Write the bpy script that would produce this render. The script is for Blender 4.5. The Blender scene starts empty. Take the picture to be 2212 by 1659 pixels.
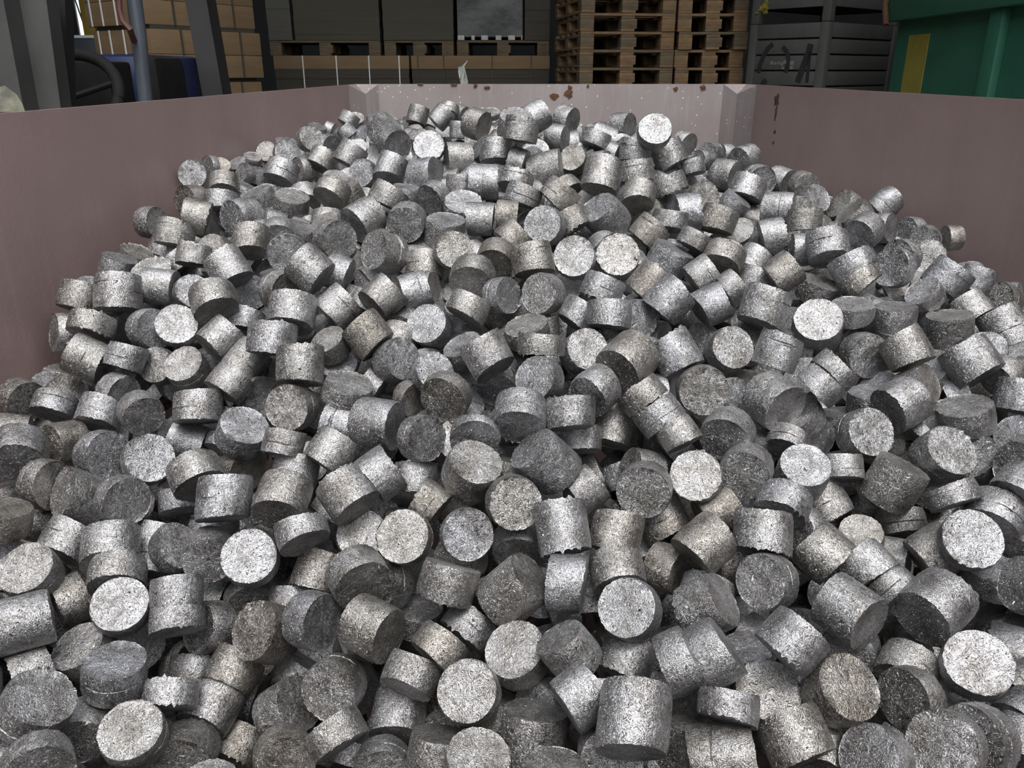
import bpy, bmesh, math, random
import numpy as np
from mathutils import Vector, Matrix

# ------------------------------------------------------------------ camera, sky, sun, exposure
sc = bpy.context.scene
COL = sc.collection
FPX, CX, CY = 1750.0, 1106.0, 829.5
PITCH = math.radians(21.1)
CAM = Vector((0, 0, 1.52))
cd = bpy.data.cameras.new('camera'); cam = bpy.data.objects.new('camera', cd); COL.objects.link(cam)
cam.location = CAM; cam.rotation_euler = (math.radians(90) - PITCH, 0, 0)
cd.sensor_fit = 'HORIZONTAL'; cd.sensor_width = 36.0; cd.lens = 36.0 * FPX / 2212.0
cd.clip_start = 0.02; cd.clip_end = 200
sc.camera = cam

w = bpy.data.worlds.new('sky'); sc.world = w; w.use_nodes = True
wn = w.node_tree.nodes; wl = w.node_tree.links
bgd = wn['Background']
sky = wn.new('ShaderNodeTexSky'); sky.sky_type = 'NISHITA'
sky.sun_disc = False; sky.sun_elevation = math.radians(66); sky.sun_rotation = math.radians(170)
sky.air_density = 1.6; sky.dust_density = 4.0; sky.ozone_density = 1.0
hsv = wn.new('ShaderNodeHueSaturation'); hsv.inputs['Saturation'].default_value = 0.35
wl.new(sky.outputs[0], hsv.inputs['Color']); wl.new(hsv.outputs[0], bgd.inputs['Color'])
bgd.inputs['Strength'].default_value = 0.4

sd = bpy.data.lights.new('sun', 'SUN'); sd.energy = 1.35; sd.angle = math.radians(10); sd.color = (1.0, 0.98, 0.95)
sun = bpy.data.objects.new('sun', sd); COL.objects.link(sun)
saz, sel = math.radians(168), math.radians(62)      # azimuth from +Y towards +X
sdir = Vector((math.sin(saz) * math.cos(sel), math.cos(saz) * math.cos(sel), math.sin(sel)))
sun.rotation_euler = sdir.to_track_quat('Z', 'Y').to_euler()
sun.location = (0, -3, 9)

vs = sc.view_settings
vs.view_transform = 'Standard'; vs.look = 'None'; vs.gamma = 1.0; vs.use_curve_mapping = False
vs.exposure = 0.08
sc.cycles.max_bounces = 5; sc.cycles.diffuse_bounces = 3; sc.cycles.glossy_bounces = 3
sc.cycles.sample_clamp_indirect = 4.0
sc.cycles.use_denoising = True

FLOOR = -0.048
# ------------------------------------------------------------------ helpers
def at(px, py, F):
    """world point where the photo's pixel (px, py) meets the plane Y = F"""
    fw = Vector((0, math.cos(PITCH), -math.sin(PITCH))); up = Vector((0, math.sin(PITCH), math.cos(PITCH)))
    v = fw + Vector((1, 0, 0)) * ((px - CX) / FPX) - up * ((py - CY) / FPX)
    return CAM + v * (F / v.y)

def tag(o, label=None, cat=None, group=None, kind=None):
    if label: o['label'] = label
    if cat: o['category'] = cat
    if group: o['group'] = group
    if kind: o['kind'] = kind
    return o

def empty(name, loc=(0, 0, 0), rz=0.0, label=None, cat=None, group=None):
    o = bpy.data.objects.new(name, None); COL.objects.link(o)
    o.location = loc; o.rotation_euler = (0, 0, rz); o.empty_display_size = .1
    return tag(o, label, cat, group)

def link(name, me, mat, parent=None, loc=None):
    o = bpy.data.objects.new(name, me); COL.objects.link(o)
    if mat is not None and not me.materials: me.materials.append(mat)
    if parent is not None: o.parent = parent
    if loc is not None: o.location = loc
    return o

def finish(bm, name, smooth=0.0):
    bmesh.ops.recalc_face_normals(bm, faces=bm.faces)
    me = bpy.data.meshes.new(name); bm.to_mesh(me); bm.free()
    if smooth:
        me.polygons.foreach_set('use_smooth', [True] * len(me.polygons))
        me.set_sharp_from_angle(angle=math.radians(smooth))
    return me

def box(bm, a, b, bevel=0.0, rot=None, jitter=0.0, rnd=None):
    """box between corners a and b, optional bevel"""
    r = bmesh.ops.create_cube(bm, size=1.0)
    vs_ = r['verts']
    for v in vs_:
        for i in range(3):
            v.co[i] = a[i] + (v.co[i] + .5) * (b[i] - a[i])
            if jitter: v.co[i] += rnd.uniform(-jitter, jitter)
    if bevel:
        es = set(e for v in vs_ for e in v.link_edges)
        r2 = bmesh.ops.bevel(bm, geom=list(es), offset=bevel, segments=2, affect='EDGES', profile=.6)
        vs_ = list(set(r2['verts']) | set(v for v in vs_ if v.is_valid))
    return vs_

def boxme(name, a, b, bevel=0.0, jitter=0.0, rnd=None):
    bm = bmesh.new(); box(bm, a, b, bevel, None, jitter, rnd)
    return finish(bm, name, 40 if bevel else 0)

def tube(bm, pts, rad, n=10, cap=True):
    pts = [Vector(p) for p in pts]; rings = []
    for i, p in enumerate(pts):
        d = (pts[min(i + 1, len(pts) - 1)] - pts[max(i - 1, 0)]).normalized()
        u = d.orthogonal().normalized() if i == 0 else (u - d * u.dot(d)).normalized()
        v = d.cross(u); r = rad[i] if isinstance(rad, (list, tuple)) else rad
        rings.append([bm.verts.new(p + (u * math.cos(t) + v * math.sin(t)) * r) for t in [2 * math.pi * k / n for k in range(n)]])
    for a_, b_ in zip(rings, rings[1:]):
        for k in range(n):
            bm.faces.new((a_[k], a_[(k + 1) % n], b_[(k + 1) % n], b_[k]))
    if cap:
        bm.faces.new(rings[0][::-1]); bm.faces.new(rings[-1])

# ------------------------------------------------------------------ materials
def mat(name):
    m = bpy.data.materials.new(name); m.use_nodes = True
    nt = m.node_tree; return m, nt.nodes, nt.links, nt.nodes['Principled BSDF']

def surf(name, c1, c2, scale=8.0, rough=.6, metal=0.0, bump=.2, bscale=60.0, stretch=(1, 1, 1), spec=.5):
    m, N, L, b = mat(name)
    tc = N.new('ShaderNodeTexCoord'); mp = N.new('ShaderNodeMapping'); mp.inputs['Scale'].default_value = stretch
    L.new(tc.outputs['Object'], mp.inputs['Vector'])
    n1 = N.new('ShaderNodeTexNoise'); n1.inputs['Scale'].default_value = scale; n1.inputs['Detail'].default_value = 6; n1.inputs['Roughness'].default_value = .65
    L.new(mp.outputs[0], n1.inputs['Vector'])
    r = N.new('ShaderNodeValToRGB'); r.color_ramp.elements[0].position = .3; r.color_ramp.elements[1].position = .7
    r.color_ramp.elements[0].color = (*c1, 1); r.color_ramp.elements[1].color = (*c2, 1)
    L.new(n1.outputs['Fac'], r.inputs[0]); L.new(r.outputs[0], b.inputs['Base Color'])
    n2 = N.new('ShaderNodeTexNoise'); n2.inputs['Scale'].default_value = bscale; n2.inputs['Detail'].default_value = 4
    L.new(mp.outputs[0], n2.inputs['Vector'])
    bp = N.new('ShaderNodeBump'); bp.inputs['Strength'].default_value = bump; bp.inputs['Distance'].default_value = .003
    L.new(n2.outputs['Fac'], bp.inputs['Height']); L.new(bp.outputs[0], b.inputs['Normal'])
    b.inputs['Roughness'].default_value = rough; b.inputs['Metallic'].default_value = metal
    b.inputs['Specular IOR Level'].default_value = spec
    return m

def paint(name, base, dark, scuff, rough=.42, dots=0.0, scuff_amt=.5):
    """old sprayed paint on sheet steel: cloudy tone, fine orange peel, vertical scuffs and small bare specks"""
    m, N, L, b = mat(name)
    tc = N.new('ShaderNodeTexCoord')
    n1 = N.new('ShaderNodeTexNoise'); n1.inputs['Scale'].default_value = 2.2; n1.inputs['Detail'].default_value = 8; n1.inputs['Roughness'].default_value = .6
    L.new(tc.outputs['Object'], n1.inputs['Vector'])
    r1 = N.new('ShaderNodeValToRGB'); r1.color_ramp.elements[0].position = .35; r1.color_ramp.elements[1].position = .68
    r1.color_ramp.elements[0].color = (*dark, 1); r1.color_ramp.elements[1].color = (*base, 1)
    L.new(n1.outputs['Fac'], r1.inputs[0])
    mp = N.new('ShaderNodeMapping'); mp.inputs['Scale'].default_value = (30, 30, 2.5); L.new(tc.outputs['Object'], mp.inputs['Vector'])
    n2 = N.new('ShaderNodeTexNoise'); n2.inputs['Scale'].default_value = 1.0; n2.inputs['Detail'].default_value = 8; n2.inputs['Roughness'].default_value = .7
    L.new(mp.outputs[0], n2.inputs['Vector'])
    r2 = N.new('ShaderNodeValToRGB'); r2.color_ramp.elements[0].position = .52; r2.color_ramp.elements[1].position = .72
    r2.color_ramp.elements[0].color = (0, 0, 0, 1); r2.color_ramp.elements[1].color = (scuff_amt,) * 3 + (1,)
    L.new(n2.outputs['Fac'], r2.inputs[0])
    mx = N.new('ShaderNodeMixRGB'); mx.inputs['Color2'].default_value = (*scuff, 1)
    L.new(r2.outputs[0], mx.inputs['Fac']); L.new(r1.outputs[0], mx.inputs['Color1'])
    last = mx.outputs[0]
    if dots:
        v = N.new('ShaderNodeTexVoronoi'); v.inputs['Scale'].default_value = 42; v.inputs['Randomness'].default_value = 1
        L.new(tc.outputs['Object'], v.inputs['Vector'])
        lt = N.new('ShaderNodeMath'); lt.operation = 'LESS_THAN'; lt.inputs[1].default_value = .16 
        L.new(v.outputs['Distance'], lt.inputs[0])
        sel = N.new('ShaderNodeSeparateColor'); L.new(v.outputs['Color'], sel.inputs[0])
        gt = N.new('ShaderNodeMath'); gt.operation = 'GREATER_THAN'; gt.inputs[1].default_value = 1 - dots
        L.new(sel.outputs[0], gt.inputs[0])
        mu = N.new('ShaderNodeMath'); mu.operation = 'MULTIPLY'; L.new(lt.outputs[0], mu.inputs[0]); L.new(gt.outputs[0], mu.inputs[1])
        m2 = N.new('ShaderNodeMixRGB'); m2.inputs['Color2'].default_value = (.62, .58, .5, 1)
        L.new(mu.outputs[0], m2.inputs['Fac']); L.new(last, m2.inputs['Color1']); last = m2.outputs[0]
    L.new(last, b.inputs['Base Color'])
    n3 = N.new('ShaderNodeTexNoise'); n3.inputs['Scale'].default_value = 160; n3.inputs['Detail'].default_value = 3
    L.new(tc.outputs['Object'], n3.inputs['Vector'])
    n4 = N.new('ShaderNodeTexNoise'); n4.inputs['Scale'].default_value = 3.0; L.new(tc.outputs['Object'], n4.inputs['Vector'])
    ad = N.new('ShaderNodeMath'); ad.operation = 'MULTIPLY_ADD'; ad.inputs[1].default_value = 6.0
    L.new(n4.outputs['Fac'], ad.inputs[0]); L.new(n3.outputs['Fac'], ad.inputs[2])
    bp = N.new('ShaderNodeBump'); bp.inputs['Strength'].default_value = .25; bp.inputs['Distance'].default_value = .002
    L.new(ad.outputs[0], bp.inputs['Height']); L.new(bp.outputs[0], b.inputs['Normal'])
    b.inputs['Roughness'].default_value = rough; b.inputs['Specular IOR Level'].default_value = .45
    return m

def swarf(name, attr=False):
    """pressed aluminium turnings: matted flat chips, each chip tilted its own way, dark gaps between them"""
    m, N, L, b = mat(name)
    tc = N.new('ShaderNodeTexCoord')
    if attr:
        at_ = N.new('ShaderNodeAttribute'); at_.attribute_name = 'tone'; rnd = at_.outputs['Fac']
        at2 = N.new('ShaderNodeAttribute'); at2.attribute_name = 'local'; base = at2.outputs['Vector']
    else:
        oi = N.new('ShaderNodeObjectInfo'); rnd = oi.outputs['Random']; base = tc.outputs['Object']
    off = N.new('ShaderNodeVectorMath'); off.operation = 'MULTIPLY_ADD'
    cmb = N.new('ShaderNodeCombineXYZ'); L.new(rnd, cmb.inputs[0]); L.new(rnd, cmb.inputs[1]); L.new(rnd, cmb.inputs[2])
    L.new(cmb.outputs[0], off.inputs[0]); off.inputs[1].default_value = (7.3, 3.1, 5.7); L.new(base, off.inputs[2])
    # curl the coordinates so the chips swirl
    nw = N.new('ShaderNodeTexNoise'); nw.inputs['Scale'].default_value = 60; nw.inputs['Detail'].default_value = 1
    L.new(off.outputs[0], nw.inputs['Vector'])
    sub = N.new('ShaderNodeVectorMath'); sub.operation = 'SUBTRACT'; sub.inputs[1].default_value = (.5, .5, .5)
    L.new(nw.outputs['Color'], sub.inputs[0])
    wv = N.new('ShaderNodeVectorMath'); wv.operation = 'MULTIPLY_ADD'; wv.inputs[1].default_value = (.026, .026, .026)
    L.new(sub.outputs[0], wv.inputs[0]); L.new(off.outputs[0], wv.inputs[2])
    def chips(scale, st):
        mp = N.new('ShaderNodeMapping'); mp.inputs['Scale'].default_value = st; L.new(wv.outputs[0], mp.inputs['Vector'])
        v = N.new('ShaderNodeTexVoronoi'); v.inputs['Scale'].default_value = scale; v.inputs['Randomness'].default_value = 1
        L.new(mp.outputs[0], v.inputs['Vector']); return v
    va = chips(760.0, (1, .17, .7)); vb = chips(760.0 * 1.1, (.17, 1, .6)); vc = chips(760.0 * 1.2, (.8, .7, .13))
    nb = N.new('ShaderNodeTexNoise'); nb.inputs['Scale'].default_value = 95; nb.inputs['Detail'].default_value = 1
    L.new(off.outputs[0], nb.inputs['Vector'])
    st = N.new('ShaderNodeValToRGB'); st.color_ramp.elements[0].position = .44; st.color_ramp.elements[1].position = .56
    L.new(nb.outputs['Fac'], st.inputs[0])
    mc = N.new('ShaderNodeMixRGB'); L.new(st.outputs[0], mc.inputs['Fac']); L.new(va.outputs['Color'], mc.inputs['Color1']); L.new(vb.outputs['Color'], mc.inputs['Color2'])
    md = N.new('ShaderNodeMixRGB'); L.new(st.outputs[0], md.inputs['Fac']); L.new(va.outputs['Distance'], md.inputs['Color1']); L.new(vb.outputs['Distance'], md.inputs['Color2'])
    mc2 = N.new('ShaderNodeMixRGB'); mc2.inputs['Fac'].default_value = .4; L.new(mc.outputs[0], mc2.inputs['Color1']); L.new(vc.outputs['Color'], mc2.inputs['Color2'])
    # chip tilt: every chip leans a little, a few lean a lot and glint
    s2 = N.new('ShaderNodeVectorMath'); s2.operation = 'SUBTRACT'; s2.inputs[1].default_value = (.5, .5, .5); L.new(mc2.outputs[0], s2.inputs[0])
    vg = N.new('ShaderNodeTexVoronoi'); vg.inputs['Scale'].default_value = 1250.0
    mg = N.new('ShaderNodeMapping'); mg.inputs['Scale'].default_value = (1, .45, .7); L.new(wv.outputs[0], mg.inputs['Vector']); L.new(mg.outputs[0], vg.inputs['Vector'])
    sg = N.new('ShaderNodeSeparateColor'); L.new(vg.outputs['Color'], sg.inputs[0])
    pw = N.new('ShaderNodeMath'); pw.operation = 'POWER'; pw.inputs[1].default_value = 5.0; L.new(sg.outputs[0], pw.inputs[0])
    tl = N.new('ShaderNodeMath'); tl.operation = 'MULTIPLY_ADD'; tl.inputs[1].default_value = 2.0; tl.inputs[2].default_value = 0.12; L.new(pw.outputs[0], tl.inputs[0])
    sv = N.new('ShaderNodeVectorMath'); sv.operation = 'SUBTRACT'; sv.inputs[1].default_value = (.5, .5, .5); L.new(vg.outputs['Color'], sv.inputs[0])
    av = N.new('ShaderNodeVectorMath'); av.operation = 'ADD'; L.new(s2.outputs[0], av.inputs[0]); L.new(sv.outputs[0], av.inputs[1])
    sc_ = N.new('ShaderNodeVectorMath'); sc_.operation = 'SCALE'; L.new(av.outputs[0], sc_.inputs[0]); L.new(tl.outputs[0], sc_.inputs['Scale'])
    ma = N.new('ShaderNodeVectorMath'); ma.operation = 'ADD'; L.new(sc_.outputs[0], ma.inputs[0])
    # fine relief
    nf = N.new('ShaderNodeTexNoise'); nf.inputs['Scale'].default_value = 700; nf.inputs['Detail'].default_value = 3; L.new(off.outputs[0], nf.inputs['Vector'])
    hm = N.new('ShaderNodeMath'); hm.operation = 'MULTIPLY_ADD'; hm.inputs[1].default_value = -1.0; L.new(md.outputs[0], hm.inputs[0]); L.new(nf.outputs['Fac'], hm.inputs[2])
    bp = N.new('ShaderNodeBump'); bp.inputs['Strength'].default_value = 0.6; bp.inputs['Distance'].default_value = .0008; L.new(hm.outputs[0], bp.inputs['Height'])
    L.new(bp.outputs[0], ma.inputs[1])
    nn = N.new('ShaderNodeVectorMath'); nn.operation = 'NORMALIZE'; L.new(ma.outputs[0], nn.inputs[0]); L.new(nn.outputs[0], b.inputs['Normal'])
    # tone: chip to chip, briquette to briquette, random darker blotches and fine speckle
    sp = N.new('ShaderNodeSeparateColor'); L.new(mc2.outputs[0], sp.inputs[0])
    rc = N.new('ShaderNodeValToRGB'); rc.color_ramp.elements[0].position = .15; rc.color_ramp.elements[1].position = .85
    rc.color_ramp.elements[0].color = (0.24,) * 3 + (1,); rc.color_ramp.elements[1].color = (0.5,) * 3 + (1,)
    L.new(sp.outputs[1], rc.inputs[0])
    rt_ = N.new('ShaderNodeValToRGB'); e = rt_.color_ramp.elements
    e[0].position = 0; e[0].color = (.78, .745, .69, 1); e[1].position = 1; e[1].color = (1, 1.0, 1.0, 1)
    for ps, c in ((.15, (.86, .85, .83)), (.45, (.95, .96, .98)), (.75, (.9, .92, .97))):
        q = e.new(ps); q.color = (*c, 1)
    L.new(rnd, rt_.inputs[0])
    mm = N.new('ShaderNodeMixRGB'); mm.blend_type = 'MULTIPLY'; mm.inputs['Fac'].default_value = 1
    L.new(rc.outputs[0], mm.inputs['Color1']); L.new(rt_.outputs[0], mm.inputs['Color2'])
    nd = N.new('ShaderNodeTexNoise'); nd.inputs['Scale'].default_value = 30; nd.inputs['Detail'].default_value = 5; L.new(off.outputs[0], nd.inputs['Vector'])
    rd = N.new('ShaderNodeValToRGB'); rd.color_ramp.elements[0].position = .3; rd.color_ramp.elements[1].position = .6
    rd.color_ramp.elements[0].color = (.55, .53, .5, 1); rd.color_ramp.elements[1].color = (1, 1, 1, 1)
    L.new(nd.outputs['Fac'], rd.inputs[0])
    m3 = N.new('ShaderNodeMixRGB'); m3.blend_type = 'MULTIPLY'; m3.inputs['Fac'].default_value = 1
    L.new(mm.outputs[0], m3.inputs['Color1']); L.new(rd.outputs[0], m3.inputs['Color2'])
    nk = N.new('ShaderNodeTexNoise'); nk.inputs['Scale'].default_value = 1100; nk.inputs['Detail'].default_value = 2; L.new(off.outputs[0], nk.inputs['Vector'])
    rk = N.new('ShaderNodeValToRGB'); rk.color_ramp.elements[0].position = .36; rk.color_ramp.elements[1].position = .64
    rk.color_ramp.elements[0].color = (.5, .49, .48, 1); rk.color_ramp.elements[1].color = (1.4, 1.4, 1.4, 1)
    L.new(nk.outputs['Fac'], rk.inputs[0])
    m4 = N.new('ShaderNodeMixRGB'); m4.blend_type = 'MULTIPLY'; m4.inputs['Fac'].default_value = 1
    L.new(m3.outputs[0], m4.inputs['Color1']); L.new(rk.outputs[0], m4.inputs['Color2'])
    L.new(m4.outputs[0], b.inputs['Base Color'])
    rr = N.new('ShaderNodeMapRange'); rr.inputs['To Min'].default_value = 0.42; rr.inputs['To Max'].default_value = 0.64
    L.new(sp.outputs[2], rr.inputs['Value']); L.new(rr.outputs[0], b.inputs['Roughness'])
    b.inputs['Metallic'].default_value = 1.0
    return m

M = {}
M['swarf'] = swarf('pressed_aluminium'); M['swarf_stuff'] = swarf('pressed_aluminium_heap', True)
M['mauve'] = paint('mauve_paint', (.30, .216, .204), (.25, .18, .17), (.33, .27, .255), .42, 0, .25)
M['worn'] = paint('worn_mauve_paint', (.235, .21, .208), (.19, .162, .16), (.27, .27, .275), .40, .22, .5)
M['steel'] = surf('bare_steel', (.22, .24, .26), (.38, .40, .43), 12, .4, .8, .15)
M['rust'] = surf('rust', (.035, .015, .008), (.11, .045, .015), 60, .9, 0, .5, 200)
M['concrete'] = surf('concrete_floor', (.10, .10, .095), (.17, .165, .155), 3, .85, 0, .3)
M['roof'] = surf('roof_sheet', (.05, .05, .052), (.08, .08, .08), 1, .7, 0, .1)
M['hallwall'] = surf('hall_wall', (.04, .042, .045), (.06, .062, .065), 2, .8, 0, .1)
M['wood'] = surf('pallet_wood', (.11, .062, .03), (.24, .15, .075), 6, .8, 0, .3, 40, (1, 1, 5))
M['wood2'] = surf('weathered_pallet_wood', (.075, .053, .032), (.16, .118, .072), 6, .85, 0, .3, 40, (1, 1, 5))
M['card'] = surf('brown_cardboard', (.16, .105, .055), (.21, .14, .075), 3, .8, 0, .15, 90, (1, 1, 6))
M['card_olive'] = surf('olive_board', (.055, .051, .036), (.07, .065, .046), 3, .8, 0, .2, 120, (.3, .3, 14))
M['card_dark'] = surf('dark_board', (.042, .036, .028), (.06, .05, .036), 3, .8, 0, .2, 120, (.3, .3, 14))
M['paper'] = surf('paper_edges', (.07, .066, .055), (.10, .095, .082), 3, .8, 0, .2, 120, (.3, .3, 30))
M['fleck'] = surf('pale_paint_fleck', (.10, .105, .095), (.15, .155, .14), 80, .8)
M['strap'] = surf('white_strap', (.6, .62, .6), (.75, .76, .74), 10, .35, 0, .05)
M['blackwrap'] = surf('black_film', (.012, .014, .018), (.03, .033, .038), 4, .28, 0, .8, 12)
M['greycrate'] = surf('grey_crate', (.045, .046, .042), (.062, .062, .058), 7, .75, 0, .2)
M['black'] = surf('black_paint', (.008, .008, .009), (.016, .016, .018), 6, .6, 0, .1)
M['green'] = surf('green_paint', (.018, .10, .062), (.03, .135, .085), 3.5, .55, 0, .25)
M['yellow'] = surf('yellow_paint', (.22, .19, .03), (.3, .26, .05), 8, .6, 0, .2)
M['mast'] = surf('mast_steel', (.038, .038, .037), (.06, .06, .059), 5, .55, .2, .2)
M['wornyellow'] = surf('worn_yellow_paint', (.10, .10, .085), (.36, .36, .24), 9, .7, 0, .3)
M['blue'] = surf('blue_paint', (.004, .009, .035), (.006, .013, .05), 4, .4, 0, .1)
M['rubber'] = surf('black_rubber', (.003, .003, .003), (.007, .007, .007), 8, .8, 0, .1, 60, (1, 1, 1), .15)
M['bluegrey'] = surf('blue_grey_paint', (.04, .048, .062), (.06, .07, .085), 5, .35, 0, .1)
M['redhose'] = surf('red_hose', (.045, .017, .015), (.07, .025, .02), 8, .6, 0, .1)
M['amber'] = surf('amber_curtain', (.22, .14, .01), (.30, .20, .02), 3, .5, 0, .1)
M['plastic'] = surf('white_plastic_and_daylight', (.32, .34, .31), (.5, .52, .48), 15, .5, 0, .2)  # plastic strip; also the painted daylight slots under the wrapped load
M['pane'], N_, L_, b_ = mat('daylight_pane')
b_.inputs['Base Color'].default_value = (.8, .84, .86, 1); b_.inputs['Emission Color'].default_value = (.9, .97, 1, 1); b_.inputs['Emission Strength'].default_value = 1.0

# ------------------------------------------------------------------ the hall
def struct(name, me, m):
    return tag(link(name, me, m), kind='structure')
struct('floor', boxme('floor', (-9, -9, FLOOR - .1), (9, 15, FLOOR)), M['concrete'])
bm = bmesh.new()
RX0, RX1, RY0, RY1, RZ = -4.0, 4.0, -8.8, 4.0, 6.0  # unseen roof, its opening shaped to light the heap and keep the background dim
box(bm, (-9, RY1, RZ), (9, 15, RZ + .15)); box(bm, (-9, RY0, RZ), (RX0, RY1, RZ + .15)); box(bm, (RX1, RY0, RZ), (9, RY1, RZ + .15)); box(bm, (-9, -9, RZ), (9, RY0, RZ + .15))
struct('light_shaping_ceiling', finish(bm, 'light_shaping_ceiling'), M['roof'])
struct('wall_back', boxme('wall_back', (-9, 15, FLOOR), (9, 15.2, RZ)), M['hallwall'])
struct('wall_left', boxme('wall_left', (-9.2, -9, FLOOR), (-9, 15.2, RZ)), M['hallwall'])
struct('wall_right', boxme('wall_right', (9, -9, FLOOR), (9.2, 15.2, RZ)), M['hallwall'])
struct('light_shaping_wall', boxme('light_shaping_wall', (-9, -9.2, FLOOR), (9, -9, 1.6)), M['hallwall'])  # unseen low wall, added to shape the light and what the metal reflects
# bright window far back on the left, with its bars
q0 = at(148, -60, 14.9); q1 = at(207, 76, 14.9)
win = tag(empty('window_1', (q0.x, 14.95, q1.z)), kind='structure')
link('pane', boxme('pane', (0, -.01, 0), (q1.x - q0.x, .01, q0.z - q1.z)), M['pane'], win)
bm = bmesh.new(); ww = q1.x - q0.x; hh = q0.z - q1.z
box(bm, (-.05, -.06, -.06), (ww + .05, .03, 0)); box(bm, (-.05, -.06, hh), (ww + .05, .03, hh + .05))
box(bm, (-.05, -.06, 0), (0, .03, hh)); box(bm, (ww, -.06, 0), (ww + .05, .03, hh))
link('window_frame', finish(bm, 'window_frame'), M['mast'], win)
bm = bmesh.new(); tube(bm, [(ww * .05, -.04, hh * .62), (ww * .45, -.04, .02)], .012, 6)
link('brace', finish(bm, 'brace'), M['mast'], win)
bm = bmesh.new(); box(bm, (0, -.05, hh * .7), (ww * .8, -.02, hh * .7 + .05)); link('bar', finish(bm, 'bar'), M['bluegrey'], win)

# ------------------------------------------------------------------ the skip
RIM = 1.52 - .0748; BED = .22; YB = 5.5; YF = -.35
def lx(y): return -.977 - .0049 * (y - 1.63)
def rx(y): return 1.46 + .0103 * (y - 2.45)
skip = empty('skip', (0.24, 2.6, FLOOR), 0, 'long open steel skip with mauve painted sides holding the heap of metal briquettes', 'skip')
inv = Matrix.Translation((-.24, -2.6, -FLOOR))
def panel(name, f0, f1, th, m, n=14):
    """upright sheet from f0 to f1 (xy), thickness th to its left, slightly buckled"""
    bm = bmesh.new(); rnd = random.Random(name)
    f0 = Vector(f0); f1 = Vector(f1); d = (f1 - f0).normalized(); nrm = Vector((-d.y, d.x))
    nz = 6; g = [[[None] * (nz + 1) for _ in range(n + 1)] for _ in range(2)]
    ph = rnd.uniform(0, 6)
    for s in range(2):
        for i in range(n + 1):
            for k in range(nz + 1):
                t = i / n; z = BED - .05 + (RIM - BED + .05) * k / nz
                buck = .006 * math.sin(t * 9 + ph) * math.sin(k / nz * 3.1) if 0 < i < n else 0
                p = f0 + (f1 - f0) * t + nrm * (buck + s * th)
                g[s][i][k] = bm.verts.new((p.x, p.y, z))
    for i in range(n):
        for k in range(nz):
            bm.faces.new((g[0][i][k], g[0][i + 1][k], g[0][i + 1][k + 1], g[0][i][k + 1]))
            bm.faces.new((g[1][i][k], g[1][i][k + 1], g[1][i + 1][k + 1], g[1][i + 1][k]))
        bm.faces.new((g[0][i][nz], g[0][i + 1][nz], g[1][i + 1][nz], g[1][i][nz]))
        bm.faces.new((g[0][i][0], g[1][i][0], g[1][i + 1][0], g[0][i + 1][0]))
    for i in (0, n):
        for k in range(nz):
            bm.faces.new((g[0][i][k], g[1][i][k], g[1][i][k + 1], g[0][i][k + 1]))
    bm.transform(inv)
    return link(name, finish(bm, name, 30), m, skip)
panel('side_panel', (lx(YF), YF), (lx(YB), YB), .006, M['mauve'])
panel('side_panel', (rx(YB), YB), (rx(YF), YF), .006, M['mauve'])
panel('back_panel', (lx(YB), YB), (rx(YB), YB), .006, M['worn'])['label'] = 'worn greyish end wall with bare specks and rusty nicks'
panel('front_panel', (rx(YF), YF), (lx(YF), YF), .006, M['mauve'])
bm = bmesh.new(); box(bm, (lx(YB) - .005, YF - .005, BED - .06), (rx(YB) + .005, YB + .005, BED)); bm.transform(inv)
link('bed_plate', finish(bm, 'bed_plate'), M['mauve'], skip)
for xx in (-.55, .95):
    bm = bmesh.new(); box(bm, (xx, YF, FLOOR), (xx + .14, YB, BED - .06)); bm.transform(inv)
    link('runner', finish(bm, 'runner'), M['mast'], skip)
def gusset(cx_, sx):
    """folded plate across a back corner, with a sloping top cut"""
    bm = bmesh.new(); a = .075; b2 = .16
    top = RIM - .002
    ring = [(cx_ + sx * .002, YB - b2 * 1.6), (cx_ + sx * a, YB - b2 * .55), (cx_ + sx * a * 1.9, YB - .003)]
    vs0 = [bm.verts.new((x, y, BED)) for x, y in ring]
    vs1 = [bm.verts.new((x, y, top - dz)) for (x, y), dz in zip(ring, (.0, .055, .0))]
    tp = bm.verts.new((cx_ + sx * .002, YB - .003, top))
    for i in range(2):
        bm.faces.new((vs0[i], vs0[i + 1], vs1[i + 1], vs1[i]))
    bm.faces.new((vs1[0], vs1[1], tp)); bm.faces.new((vs1[1], vs1[2], tp))
    b0 = bm.verts.new((cx_ + sx * .002, YB - .003, BED)); bm.faces.new((vs0[0], vs0[1], vs0[2], b0))
    bm.faces.new((vs0[0], b0, tp, vs1[0])); bm.faces.new((vs0[2], vs1[2], tp, b0))
    bm.transform(inv)
    return link('corner_gusset', finish(bm, 'corner_gusset'), M['worn'], skip)
gusset(lx(YB), 1); gusset(rx(YB), -1)
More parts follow.
